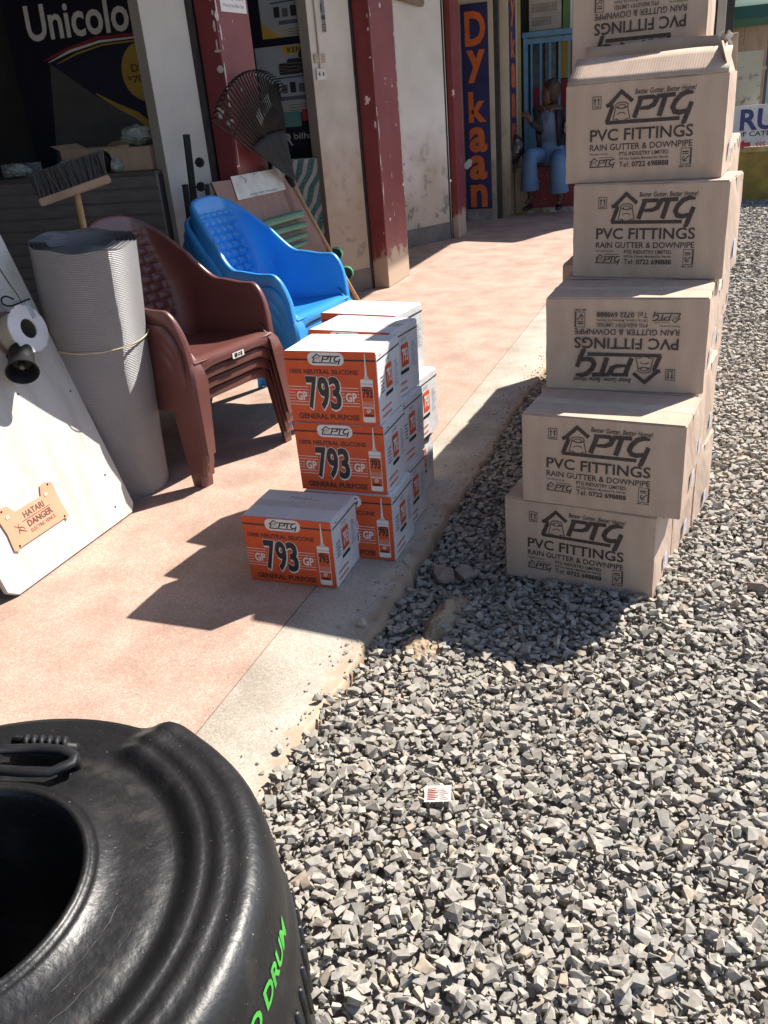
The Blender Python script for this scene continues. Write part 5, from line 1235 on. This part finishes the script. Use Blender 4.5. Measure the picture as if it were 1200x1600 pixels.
def wallpt(t, z, off=0.0):
    x, y, nx_, ny_, s = upath(t); q = (z - .40)
    lean = .17 * q * max(0, -nx_)
    nar = 1 - NARROW * sm01((z - .52) / .42) * sm01((.72 - s) / .30)
    flare = .10 * min(q, .22) * abs(ny_)
    return Vector((x + nx_ * off - lean, (y + math.copysign(flare, y)) * nar + ny_ * off, z))
def make_chair_meshes(mat, stick, ltop=.41):
    out = []
    NU = 140; rows = 22; vs = []; fs = []
    prof = None
    for i in range(NU + 1):
        t = i / NU; x, y, nx_, ny_, s = upath(t); h = htop(x, s); col = []
        for j in range(rows): z = min(.355, h - .03) + (h - .012 - min(.355, h - .03)) * j / (rows - 1); col.append(wallpt(t, z))
        col += [wallpt(t, h - .003, .004), wallpt(t, h, .013), wallpt(t, h - .002, .024), wallpt(t, h - .012, .030)]
        zb = min(h - .03, .33 + .15 * sm01((.12 - x) / .30) * abs(ny_) + .03 * abs(nx_))
        for j in range(1, 6): col.append(wallpt(t, h - .012 + (zb - h + .012) * j / 5, .030 + .006 * j / 5))
        col.append(wallpt(t, zb + .003, .030))
        vs += col; m_ = len(col)
    for i in range(NU):
        for j in range(m_ - 1): fs.append((i * m_ + j, i * m_ + j + 1, (i + 1) * m_ + j + 1, (i + 1) * m_ + j))
    for i0 in (0, NU): fs.append(tuple(i0 * m_ + j for j in range(m_)))
    mb = MB(); mb.add(vs, fs); out.append(('tub', mb.mesh('tub', mat, 50)))
    mb = MB()
    def seat(u_, v_):
        x = -.25 + .545 * u_; y = (v_ - .5) * .51
        if x < -.13: y *= max(.45, math.sqrt(max(0, 1 - ((-.13 - x) / .14) ** 2)))
        dip = -.018 * math.cos(math.pi * (v_ - .5)) * math.sin(math.pi * u_)
        e = max(0, (x - .245) / .05); return (x, y, .346 + .056 * u_ ** .8 + dip - .020 * e * e)
    mb.grid(seat, 24, 16); o = mb.mesh('seat', mat, True); out.append(('seat', o))
    mb = MB()
    def apron(u_, v_):
        y = (u_ - .5) * .51; arch = .055 * (1 - (2 * u_ - 1) ** 6)
        z0 = .292 + arch; z = .388 + (z0 - .388) * v_
        x = .296 + .006 * math.sin(math.pi * v_) - .012 * (2 * u_ - 1) ** 2 - (.006 if v_ > .92 else 0)
        return (x, y, z)
    mb.grid(apron, 20, 8); me_ = mb.mesh('front_apron', mat, True); out.append(('front_apron', me_))
    def leg(sx, sy):
        mb = MB(); secs = []
        for k in range(9):
            f = k / 8
            if sx > 0:
                top, bot = Vector((.243 + (.525 - ltop) * .103, .241 + (.525 - ltop) * .086, ltop)), Vector((.297, .286, 0)); wx, wy = .115 * (1 - f) + .062 * f, .092 * (1 - f) + .056 * f
            else:
                top, bot = Vector((-.205, .215, .45)), Vector((-.290, .262, 0)); wx, wy = .075 * (1 - f) + .046 * f, .075 * (1 - f) + .046 * f
            if sx > 0 and k == 0: wx *= .2; wy *= .2; top = top + Vector((-.02, -.012, .02))
            if sx > 0 and k == 1: wx *= .82; wy *= .75
            c = top.lerp(bot, f); c.y *= sy
            # open L-section, thick outer skin
            if sx > 0: pts_ = [(-wx / 2, -wy / 2 * 0 + wy / 2), (wx / 2 - .012, wy / 2), (wx / 2, wy / 2 - .012), (wx / 2, -wy / 2), (wx / 2 - .005, -wy / 2), (wx / 2 - .005, wy / 2 - .006), (-wx / 2, wy / 2 - .006)]
            else: pts_ = [(wx / 2, wy / 2), (-wx / 2 + .012, wy / 2), (-wx / 2, wy / 2 - .012), (-wx / 2, -wy / 2), (-wx / 2 + .006, -wy / 2), (-wx / 2 + .006, wy / 2 - .006), (wx / 2, wy / 2 - .006)]
            secs.append([(c.x + a, c.y + b * sy, c.z) for a, b in pts_])
        n_ = 7; vs_ = [p for s_ in secs for p in s_]; fs_ = []
        for k in range(8):
            for q in range(n_): fs_.append((k * n_ + q, k * n_ + (q + 1) % n_, (k + 1) * n_ + (q + 1) % n_, (k + 1) * n_ + q))
        fs_ += [tuple(range(n_)), tuple(range(9 * n_ - 1, 8 * n_ - 1, -1))]
        mb.add(vs_, fs_); return mb.mesh('leg', mat, 35)
    for sx in (1, -1):
        for sy in (1, -1): out.append(('leg', leg(sx, sy)))
    mb = MB()
    def quilt(u_, v_):
        t = .5 + (u_ - .5) * .29; z = .45 + .41 * v_
        edge = min(sm01(u_ / .10), sm01((1 - u_) / .10), sm01(v_ / .05), sm01((1 - v_) / .05))
        # rounded corners of the quilted field
        row = math.floor(v_ * 10); sh = .5 * (row % 2)
        a = abs(math.sin(math.pi * (u_ * 6 + sh))) ** .55; b = abs(math.sin(math.pi * v_ * 10)) ** .55
        return wallpt(t, z, -(.0015 + (.014 * a * b) * edge))
    mb.grid(quilt, 72, 100); out.append(('quilted_back', mb.mesh('quilted_back', mat, True)))
    if stick:
        pr = P2(); pr.rrect(0, .075, 0, .026, .004, 0, 0); pr.rect(.012, .030, .004, .022, 1, 1); pr.rect(.034, .05, .006, .020, 1, 1); pr.rect(.053, .063, .004, .022, 1, 1); pr.stroke([(.036, .018), (.046, .010)], .003, 0, 2)
        out.append(('sticker', pr.mesh('sticker', [M_white, M_black], lambda x, y, l: (.3045 + l * .0005, x - .0375, .343 + y))))
    return out
CH_B = make_chair_meshes(M_brown, True); CH_U = make_chair_meshes(M_blue, False)
NARROW = .20
CH_BL = make_chair_meshes(M_brown, False, .40); CH_UL = make_chair_meshes(M_blue, False, .40)
for ms in (CH_BL, CH_UL):            # nested chairs: sides a touch wider, back a touch farther back
    for n_, me_ in ms:
        if n_ in ('tub', 'quilted_back'):
            for v_ in me_.vertices:
                v_.co.y *= 1.06
                if v_.co.x < 0: v_.co.x *= 1.025
                if v_.co.z > .5: v_.co.z = .5 + (v_.co.z - .5) * .94
def chair(meshes, loc, yaw, label, grp, stick=False):
    t = thing('plastic_armchair', label, 'chair', loc, yaw, grp)
    for n_, me_ in meshes:
        if n_ != 'sticker' or stick: obj(n_, me_, t)
    return t
DZ = .05
for k, nm in enumerate(('lowest brown plastic armchair of its stack, feet on the floor', 'second brown plastic armchair from the floor in its stack', 'third brown plastic armchair from the floor, just under the top one', 'topmost brown plastic armchair of its stack with quilted back')):
    chair(CH_B if k == 3 else CH_BL, (-2.262 + .014 * k, 3.262 - .003 * k, .002 + DZ * k), R(-12) + R(.4) * (k % 2), nm, 'stacked brown armchairs', k == 3)
for k, nm in enumerate(('lowest blue plastic armchair of its stack', 'second blue plastic armchair from the floor', 'third blue plastic armchair, just under the top blue one', 'topmost blue plastic armchair of its stack, arms lit by the sun')):
    chair(CH_U if k == 3 else CH_UL, (-2.165 + .014 * k, 3.96, .002 + DZ * k), R(-6) - R(.5) * (k % 2), nm, 'stacked blue armchairs')

# ------------------------------------------------------------------ display board with pipe samples, rake, black gutter parts
q1, q2, q3 = Vector((-2.685, 4.46, 1.10)), Vector((-2.66, 5.42, 1.06)), Vector((-2.36, 5.62, .0)); q4 = Vector((-2.38, 4.58, .0))
eb = (q4 - q3).normalized()
db = thing('sample_board', 'brown board leaning on the red pillar, showing green pipe samples', 'board', q4 + Vector((0, 0, .008)))
dx_ = (q3 - q4); dz_ = (q1 - q4); dn = dz_.cross(dx_).normalized()
if dn.x < 0: dn = -dn
mb = MB(); cs = [Vector((0, 0, 0)), dx_, q2 - q4, dz_]; mb.add([c for c in cs] + [c - dn * .014 for c in cs], [(0, 1, 2, 3), (7, 6, 5, 4), (0, 4, 5, 1), (1, 5, 6, 2), (2, 6, 7, 3), (3, 7, 4, 0)]); mb.build('panel', M_plum, db)
def on_db(px, py, off=0.0): return at_plane(px, py, q4 + Vector((0, 0, .008)) + dn * off, dn) - (q4 + Vector((0, 0, .008)))
for k, (ax_, ay_, bx_, by_, r) in enumerate(((408, 352, 470, 334, .026), (420, 366, 476, 351, .021), (432, 382, 477, 367, .018), (440, 392, 479, 379, .015))):
    a, b = on_db(ax_, ay_, r + .002), on_db(bx_, by_, r + .002)
    s = tag(obj('pipe_sample', MB().lathe([(r - .004, 0), (r, 0), (r, (b - a).length), (r - .004, (b - a).length)], 24, axis=(b - a), o=a, closed=True).mesh('pipe_sample', M_greenpipe, 40), None, db.location), ('thickest green pipe sample, uppermost on the brown board', 'second green pipe sample from the top of the brown board', 'third green pipe sample from the top of the brown board', 'thinnest green pipe sample, lowest on the brown board')[k], 'pipe', 'green pipe samples on the brown board')
pr = P2(); pr.rect(0, 1, 0, 1, 0, 0); pr.text('PTG FITTINGS', .25, .80, .06, .15, 1, .02, 0, 1); pr.stroke([(.18, .95), (.26, .75), (.22, .62)], .03, 2, 1); pr.ell(.45, .93, .025, .02, 1, 1, 10)
A_, B_, C_ = on_db(372, 313, .004), on_db(447, 296, .004), on_db(360, 276, .004)
o = obj('sample_notice', pr.mesh('sample_notice', [M_paper, pm('notice_blue', (.12, .14, .25)), pm('paper_stain', (.28, .24, .20))], lambda x, y, l: A_ + (B_ - A_) * x + (C_ - A_) * y + dn * (l * .001)), None, db.location); tag(o, 'dirty white card fixed to the top of the brown board', 'notice')
for k, (px, py, lb) in enumerate(((524, 398, 'upper green pipe end sticking out past the rake handle'), (541, 428, 'lower green pipe end sticking out past the rake handle'))):
    X = -2.42 + .02 * k; q = at_x(px, py, X); d = Vector((-.35, 1, -.08)).normalized()
    t = thing('pipe_offcut', lb, 'pipe', q, grp if False else (0, 0, 0), 'green pipe offcuts beside the brown board')
    mb = MB(); mb.lathe([(.038, 0), (.0455, 0), (.0455, .08), (.038, .08)], 28, axis=d, closed=True); mb.build('pipe_wall', M_greenin, t, 40)
    mb = MB(); mb.lathe([(.0398, .03), (0, .032)], 24, axis=d); mb.build('inside', pm('bore_shade_green', (.01, .05, .025)), t)  # dark disc across the bore, the hollow's shade put into its colour
M_rake = pm('rake_plastic', (.014, .014, .015), (.02, .02, .021), 20, .6, spec=.15)
# rake
RX = -2.625
A = at_x(455, 284, -2.605); foot = at_z(586, 516, .002); tipL, tipR, tipM = at_x(322, 186, RX), at_x(433, 141, RX), at_x(372, 128, RX)
rk = thing('leaf_rake', 'black plastic leaf rake with wooden handle leaning head up on the pillar', 'rake', foot)
rel = lambda p: p - foot
mb = MB(); mb.tube([Vector((0, 0, .0)), rel(A) * .5, rel(A) * 1.03], .0125, 12); mb.build('handle', M_wood, rk, True)
a0, a1 = (tipL - A), (tipR - A); nrm = a0.cross(a1).normalized()
if nrm.x < 0: nrm = -nrm
e1 = (tipM - A).normalized(); e2 = nrm.cross(e1).normalized()
if a0.dot(e2) > 0: e2 = -e2
angL, angR = math.atan2(a0.dot(e2), a0.dot(e1)), math.atan2(a1.dot(e2), a1.dot(e1)); rL, rR, rM = a0.length, a1.length, (tipM - A).length
def fan(f, r): th = angL + (angR - angL) * f; return A + (e1 * math.cos(th) + e2 * math.sin(th)) * r
NT = 27
def rad(f): return rL * (1 - f) ** 2 + 2 * f * (1 - f) * (2 * rM - .5 * (rL + rR)) + rR * f * f
def hubr_(f): return rad(f) * (.47 + .09 * (2 * f - 1) ** 2)
hubr = rM * .46
for k in range(NT):
    f = k / (NT - 1); r1 = rad(f); p0, p1_ = fan(f, hubr_(f) * .93) + nrm * .010, fan(f, r1 - .02) + nrm * .012
    bend = nrm * .055 + (p1_ - p0).normalized() * .018
    mb = MB(); mb.tube([rel(p0), rel(p0.lerp(p1_, .5) + nrm * .004), rel(p1_), rel(p1_ + bend * .35 + (p1_ - p0).normalized() * .010), rel(p1_ + bend)], [.0066, .0060, .0054, .0048, .0040], 6); mb.build('tine', M_rake, rk, True)
for fr in (.74,):
    mb = MB(); mb.tube([rel(fan(f / 30, rad(f / 30) * fr) + nrm * .013) for f in range(31)], .0052, 6); mb.build('brace', M_rake, rk, True)
for k0 in (.36, .5, .62):      # small webs between the tines
    for q_ in range(3):
        f = k0 + q_ * .04; mb = MB(); mb.tube([rel(fan(f, rM * .62) + nrm * .016), rel(fan(f, rM * .72) + nrm * .016)], .004, 5); mb.build('web', pm('worn_plastic', (.20, .19, .18)), rk)
mb = MB(); nf = 14
def hubp(u_, v_):
    r = hubr_(u_ * .96 + .02) * v_; f = u_; p = fan(f * .96 + .02, max(r, .012)); rg = .010 * (abs(math.sin(math.pi * (u_ * 3))) ** .6) * v_ + .018 * (1 - v_)
    return rel(p + nrm * (.006 + rg))
mb.grid(hubp, 36, 10); o = mb.build('hub', M_rake, rk, True); sd_ = o.modifiers.new('thick', 'SOLIDIFY'); sd_.thickness = .008; sd_.offset = -1
mb = MB(); mb.tube([rel(A + (foot - A) * .03), rel(A), rel(A + e1 * .05)], [.0155, .021, .024], 14); mb.build('socket', M_rake, rk, True)
# black gutter brackets standing behind the blue chairs
def gutter(px0, py0, px1, py1, Y, r, lb, clamps):
    a, b = at_y(px0, py0, Y), at_y(px1, py1, Y); d = (a - b).normalized(); foot_ = b - d * ((b.z - .002) / d.z)
    t = thing('black_rail', lb, 'rail', foot_, (0, 0, 0), 'black rails behind the blue chairs')
    mb = MB(); mb.tube([Vector((0, 0, 0)), a - foot_], r, 4); mb.build('rail', M_plastic_black, t)
    for c in clamps:
        p = at_y(*c, Y) - foot_; mb = MB(); mb.lathe([(0, -.012), (.022, -.012), (.026, -.006), (.026, .006), (.020, .012), (0, .012)], 8, axis=(.3, -1, .1)); mb.build('clamp', M_plastic_black, t, False, p + Vector((.03, -.01, 0)))
gutter(291, 210, 303, 312, 4.30, .022, 'tall black rail with two clamps against the white wall end', ((306, 254), (308, 292)))
gutter(289, 288, 296, 340, 4.24, .020, 'short black rail in front of the tall one', ())
gutter(323, 288, 328, 330, 4.33, .016, 'thin black rail between the tall one and the brown board', ())

# ------------------------------------------------------------------ the seated person and the bag
def skin_body(name, joints, edges, mat, parent, sub=2):
    me = bpy.data.meshes.new(name); keys = list(joints); me.from_pydata([joints[k][0] for k in keys], [(keys.index(a), keys.index(b)) for a, b in edges], [])
    me.materials.append(mat); o = obj(name, me, parent)
    o.modifiers.new('skin', 'SKIN'); me.skin_vertices or me.skin_vertices
    if not me.skin_vertices: me.skin_vertices.new() if hasattr(me.skin_vertices, 'new') else None
    return o
def loft(mb, rings, seg=16, cap=True):
    """rings: (centre, rx, ry, rotation about z or normal) swept along the path"""
    n = len(rings); vs = []
    for i, (c, rx, ry, ax_) in enumerate(rings):
        d = (Vector(rings[min(i + 1, n - 1)][0]) - Vector(rings[max(i - 1, 0)][0])).normalized()
        a = Vector(ax_) - d * Vector(ax_).dot(d); a.normalize(); b = d.cross(a)
        for k in range(seg): t_ = 2 * math.pi * k / seg; vs.append(Vector(c) + a * (math.cos(t_) * rx) + b * (math.sin(t_) * ry))
    fs = [(i * seg + k, i * seg + (k + 1) % seg, (i + 1) * seg + (k + 1) % seg, (i + 1) * seg + k) for i in range(n - 1) for k in range(seg)]
    if cap: fs += [tuple(range(seg - 1, -1, -1)), tuple(range((n - 1) * seg, n * seg))]
    mb.add(vs, fs)
pe = thing('person', 'seated person in a light blue jumpsuit and dark cardigan, one hand raised', 'person', (-2.07, 11.52, .53))
O_ = Vector((-2.07, 11.52, .53))
def W(px, py, Y): return at_y(px, py, Y) - O_
M_skin = pm('brown_skin', (.10, .048, .030), (.085, .04, .026), 12, .5)
M_suit = pm('blue_jumpsuit', (.10, .185, .33), (.08, .145, .26), 7, .75, .25, 30)
M_suit2 = pm('pale_bodice', (.13, .17, .28), (.10, .135, .23), 14, .8, .2, 60)
M_cardi = pm('dark_cardigan', (.012, .012, .018), (.02, .02, .027), 9, .8)
M_hair = pm('brown_hair', (.055, .027, .016), (.025, .014, .010), 16, .6, .5, 60, stretch=(2, 2, .6))
M_shoe = pm('black_shoe', (.012, .011, .011), None, 9, .4)
hip = W(862, 236, 11.50); hip.z = max(.09, .10); chest = W(858, 190, 11.44); neck = W(858, 163, 11.44); head = W(857, 146, 11.42)
knL, knR = W(827, 243, 11.16), W(872, 250, 11.14); ftL, ftR = W(828, 309, 11.22), W(874, 312, 11.18)
shL, shR = W(840, 172, 11.44), W(881, 174, 11.46); elL, haL = W(843, 204, 11.30), W(824, 183, 11.20); elR, haR = W(893, 205, 11.42), W(890, 222, 11.24)
bmj = {}
def J(name, p, r): bmj[name] = (Vector(p), r)
# one continuous body: trunk, neck, head, arms to the wrists, legs to the feet
J('pelvis', hip, .125); J('waist', hip.lerp(chest, .5), .095); J('chest', chest, .115); J('collar', chest.lerp(neck, .75), .075); J('neck', neck, .043); J('jaw', head - Vector((.01, .02, .045)), .06); J('skull', head + Vector((0, 0, .03)), .082); J('crown', head + Vector((.005, .01, .085)), .055)
J('nose', head + Vector((-.075, -.035, .0)), .018)
J('shL', shL, .055); J('elL', elL, .038); J('wrL', haL - (haL - elL).normalized() * .05, .026); J('palmL', haL, .030)
J('shR', shR, .055); J('elR', elR, .038); J('wrR', haR - (haR - elR).normalized() * .05, .026); J('palmR', haR, .030)
J('hipL', hip + Vector((-.08, -.03, -.01)), .085); J('knL', knL - Vector((0, 0, .05)), .058); J('anL', ftL + Vector((0, .03, -.02)), .032); J('toeL', W(822, 317, 11.12), .026)
J('hipR', hip + Vector((.08, -.03, -.01)), .085); J('knR', knR - Vector((0, 0, .05)), .058); J('anR', ftR + Vector((0, .03, -.02)), .032); J('toeR', W(872, 318, 11.06), .026)
ed = [('pelvis', 'waist'), ('waist', 'chest'), ('chest', 'collar'), ('collar', 'neck'), ('neck', 'jaw'), ('jaw', 'skull'), ('skull', 'crown'), ('jaw', 'nose'), ('collar', 'shL'), ('shL', 'elL'), ('elL', 'wrL'), ('wrL', 'palmL'), ('collar', 'shR'), ('shR', 'elR'), ('elR', 'wrR'), ('wrR', 'palmR'), ('pelvis', 'hipL'), ('hipL', 'knL'), ('knL', 'anL'), ('anL', 'toeL'), ('pelvis', 'hipR'), ('hipR', 'knR'), ('knR', 'anR'), ('anR', 'toeR')]
for s_, hp, el in (('L', haL, elL), ('R', haR, elR)):
    d = (hp - el).normalized(); sd = d.cross(Vector((0, 1, 0))).normalized()
    for q_ in range(4):
        b = hp + sd * (-.024 + q_ * .016) + d * .03; c = b + d * .032 + Vector((0, -.006, 0)); e_ = c + d * .018 + Vector((0, -.022, 0))
        J('f%s%d' % (s_, q_), b, .009); J('g%s%d' % (s_, q_), c, .008); J('h%s%d' % (s_, q_), e_, .007); ed += [('palm' + s_, 'f%s%d' % (s_, q_)), ('f%s%d' % (s_, q_), 'g%s%d' % (s_, q_)), ('g%s%d' % (s_, q_), 'h%s%d' % (s_, q_))]
    b = hp - sd * .034 + d * .005 + Vector((0, -.015, 0)); J('t' + s_, b, .010); J('u' + s_, b + d * .03 - sd * .012, .008); ed += [('palm' + s_, 't' + s_), ('t' + s_, 'u' + s_)]
keys = list(bmj); me = bpy.data.meshes.new('body'); me.from_pydata([bmj[k][0] for k in keys], [(keys.index(a), keys.index(b)) for a, b in ed], []); me.materials.append(M_skin)
body = obj('body', me, pe)
bpy.context.view_layer.objects.active = body; body.select_set(True)
sk = body.modifiers.new('skin', 'SKIN'); sk.use_smooth_shade = True
sv = me.skin_vertices[0].data
for i, k in enumerate(keys): sv[i].radius = (bmj[k][1], bmj[k][1]); sv[i].use_root = (k == 'pelvis')
ss = body.modifiers.new('sub', 'SUBSURF'); ss.levels = 2; ss.render_levels = 2
# clothing
mb = MB()
loft(mb, [(hip + Vector((0, .0, -.085)), .16, .14, (1, 0, 0)), (hip, .175, .145, (1, 0, 0)), (hip.lerp(chest, .35), .145, .115, (1, 0, 0)), (hip.lerp(chest, .52), .128, .105, (1, 0, 0))], 20); mb.build('jumpsuit_waist', M_suit, pe, True)
mb = MB(); loft(mb, [(hip.lerp(chest, .50), .132, .108, (1, 0, 0)), (chest, .150, .128, (1, 0, 0)), (chest.lerp(neck, .45), .140, .105, (1, 0, 0)), (chest.lerp(neck, .72), .105, .075, (1, 0, 0))], 20); mb.build('bodice', M_suit2, pe, True)
for hp, kn, ft, sx in ((hip + Vector((-.075, 0, 0)), knL, ftL, -1), (hip + Vector((.075, 0, 0)), knR, ftR, 1)):
    mb = MB(); loft(mb, [(hp + Vector((0, .02, 0)), .085, .10, (1, 0, 0)), (hp.lerp(kn, .5) + Vector((0, 0, .005)), .095, .098, (1, 0, 0)), (kn + Vector((0, .015, -.012)), .088, .088, (1, 0, 0)), (kn + Vector((0, -.012, -.07)), .090, .092, (1, 0, 0)), (kn.lerp(ft, .5), .104, .098, (1, 0, 0)), (kn.lerp(ft, .80) + Vector((0, 0, 0)), .116, .104, (1, 0, 0))], 22, False); mb.build('trouser_leg', M_suit, pe, True)
for sh, el, ha in ((shL, elL, haL), (shR, elR, haR)):
    mb = MB(); loft(mb, [(sh + (chest - sh) * .35, .065, .07, (0, 1, 0)), (sh, .068, .066, (0, 1, 0)), (sh.lerp(el, .55), .056, .054, (0, 1, 0)), (el, .050, .050, (0, 1, 0)), (el.lerp(ha, .40), .043, .041, (0, 1, 0)), (el.lerp(ha, .68), .037, .036, (0, 1, 0))], 14); mb.build('sleeve', M_cardi, pe, True)
mb = MB(); loft(mb, [(hip.lerp(chest, .30) + Vector((.035, .055, 0)), .155, .085, (1, 0, 0)), (chest + Vector((.02, .045, 0)), .168, .10, (1, 0, 0)), (chest.lerp(neck, .55) + Vector((.01, .03, 0)), .150, .085, (1, 0, 0)), (chest.lerp(neck, .85) + Vector((0, .02, 0)), .085, .06, (1, 0, 0))], 20); mb.build('cardigan', M_cardi, pe, True)
for sx in (-1, 1):
    mb = MB(); loft(mb, [(hip.lerp(chest, .35) + Vector((sx * .125, -.05, 0)), .035, .075, (1, 0, 0)), (chest + Vector((sx * .125, -.055, 0)), .038, .085, (1, 0, 0)), (chest.lerp(neck, .6) + Vector((sx * .10, -.03, 0)), .045, .06, (1, 0, 0))], 12); mb.build('cardigan_front', M_cardi, pe, True)
mb = MB(); mb.tube([chest.lerp(neck, .80) + Vector((-.045, -.075, 0)), chest + Vector((0, -.142, .0)), chest.lerp(neck, .80) + Vector((.05, -.075, 0))], .008, 6); mb.build('neckline', pm('neck_trim', (.16, .17, .25)), pe, True)
from mathutils import noise
bm = bmesh.new(); bmesh.ops.create_icosphere(bm, subdivisions=4, radius=1)
for v_ in bm.verts:
    n_ = v_.co.copy(); k_ = 1 + .10 * noise.noise(n_ * 3.2) + .05 * noise.noise(n_ * 9)
    v_.co = Vector((n_.x * .10, n_.y * .108, n_.z * .11)) * k_ + Vector((.036, .034, .05))
    if v_.co.x < -.045 and v_.co.z < .085: v_.co.x = -.045 + (v_.co.x + .045) * .1
    if n_.z < -.35 and n_.x > -.2: v_.co.z -= .045 * (-n_.z)
me = bpy.data.meshes.new('hair'); bm.to_mesh(me); bm.free(); me.materials.append(M_hair); me.polygons.foreach_set('use_smooth', [True] * len(me.polygons)); obj('hair', me, pe, head)
for e in (-1,): 
    for dy in (-.062, .0): mb = MB(); mb.lathe([(0, -.006), (.009, 0), (0, .006)], 10, axis=(-1, -.5, 0)); mb.build('eye', M_black, pe, True, head + Vector((-.066, dy - .01, .028)))
mb = MB(); mb.tube([head + Vector((-.080, -.045, -.040)), head + Vector((-.068, -.068, -.042))], .006, 6); mb.build('mouth', pm('lips', (.14, .05, .04)), pe, True)
for ft_, toe in ((ftL, W(820, 318, 11.10)), (ftR, W(871, 319, 11.04))):
    z0 = .057 - O_.z
    a, b = Vector((ft_.x, ft_.y + .03, z0 + .034)), Vector((toe.x, toe.y, z0 + .026)); mb = MB(); loft(mb, [(a + Vector((0, .03, 0)), .026, .030, (1, 0, 0)), (a, .034, .034, (1, 0, 0)), (a.lerp(b, .5), .038, .028, (1, 0, 0)), (b, .030, .022, (1, 0, 0)), (b + (b - a).normalized() * .03, .012, .012, (1, 0, 0))], 14); mb.build('shoe', M_shoe, pe, True)
# print bag panel under the right arm
q = W(888, 200, 11.32); crumple('patterned_cloth', (q.x + O_.x, q.y + O_.y, q.z + O_.z - .06), .06, 4, pm('print_cloth', (.45, .40, .38), (.25, .16, .16), 40, .8), 'small patterned pouch under the seated person arm', 'pouch', (.8, .7, 1.1))
# handbag hanging at the ledge corner
q = at_y(803, 235, 11.36)
hb_ = thing('handbag', 'black handbag with pale rings hanging on the pier beside the seated person', 'bag', q)
bm = bmesh.new(); bmesh.ops.create_icosphere(bm, subdivisions=3, radius=1)
for v_ in bm.verts:
    n_ = v_.co.copy(); v_.co = Vector((n_.x * .115 + .035 * n_.z, n_.y * .06, n_.z * .17)) * (1 + .10 * noise.noise(n_ * 2.5 + Vector((3, 0, 0))))
me = bpy.data.meshes.new('pouch'); bm.to_mesh(me); bm.free(); me.materials.append(pm('black_leather', (.014, .013, .015), (.03, .028, .03), 12, .38)); me.polygons.foreach_set('use_smooth', [True] * len(me.polygons)); obj('pouch', me, hb_)
for dx, dz in ((.055, -.01), (.075, .03), (.06, .11)): mb = MB(); mb.lathe([(.012, -.003), (.017, -.003), (.017, .003), (.012, .003)], 16, axis=(0, 1, 0), closed=True); mb.build('ring', pm('pale_ring', (.6, .6, .6), None, 9, .3), hb_, True, (dx, -.062, dz))
mb = MB(); mb.tube([(.02, -.02, -.10), (.0, -.03, -.20), (-.025, -.03, -.26), (.03, -.03, -.24), (.05, -.02, -.12)], .007, 6); mb.build('strap', M_plastic_black, hb_, True)
for o in COL.objects: o.select_set(False)
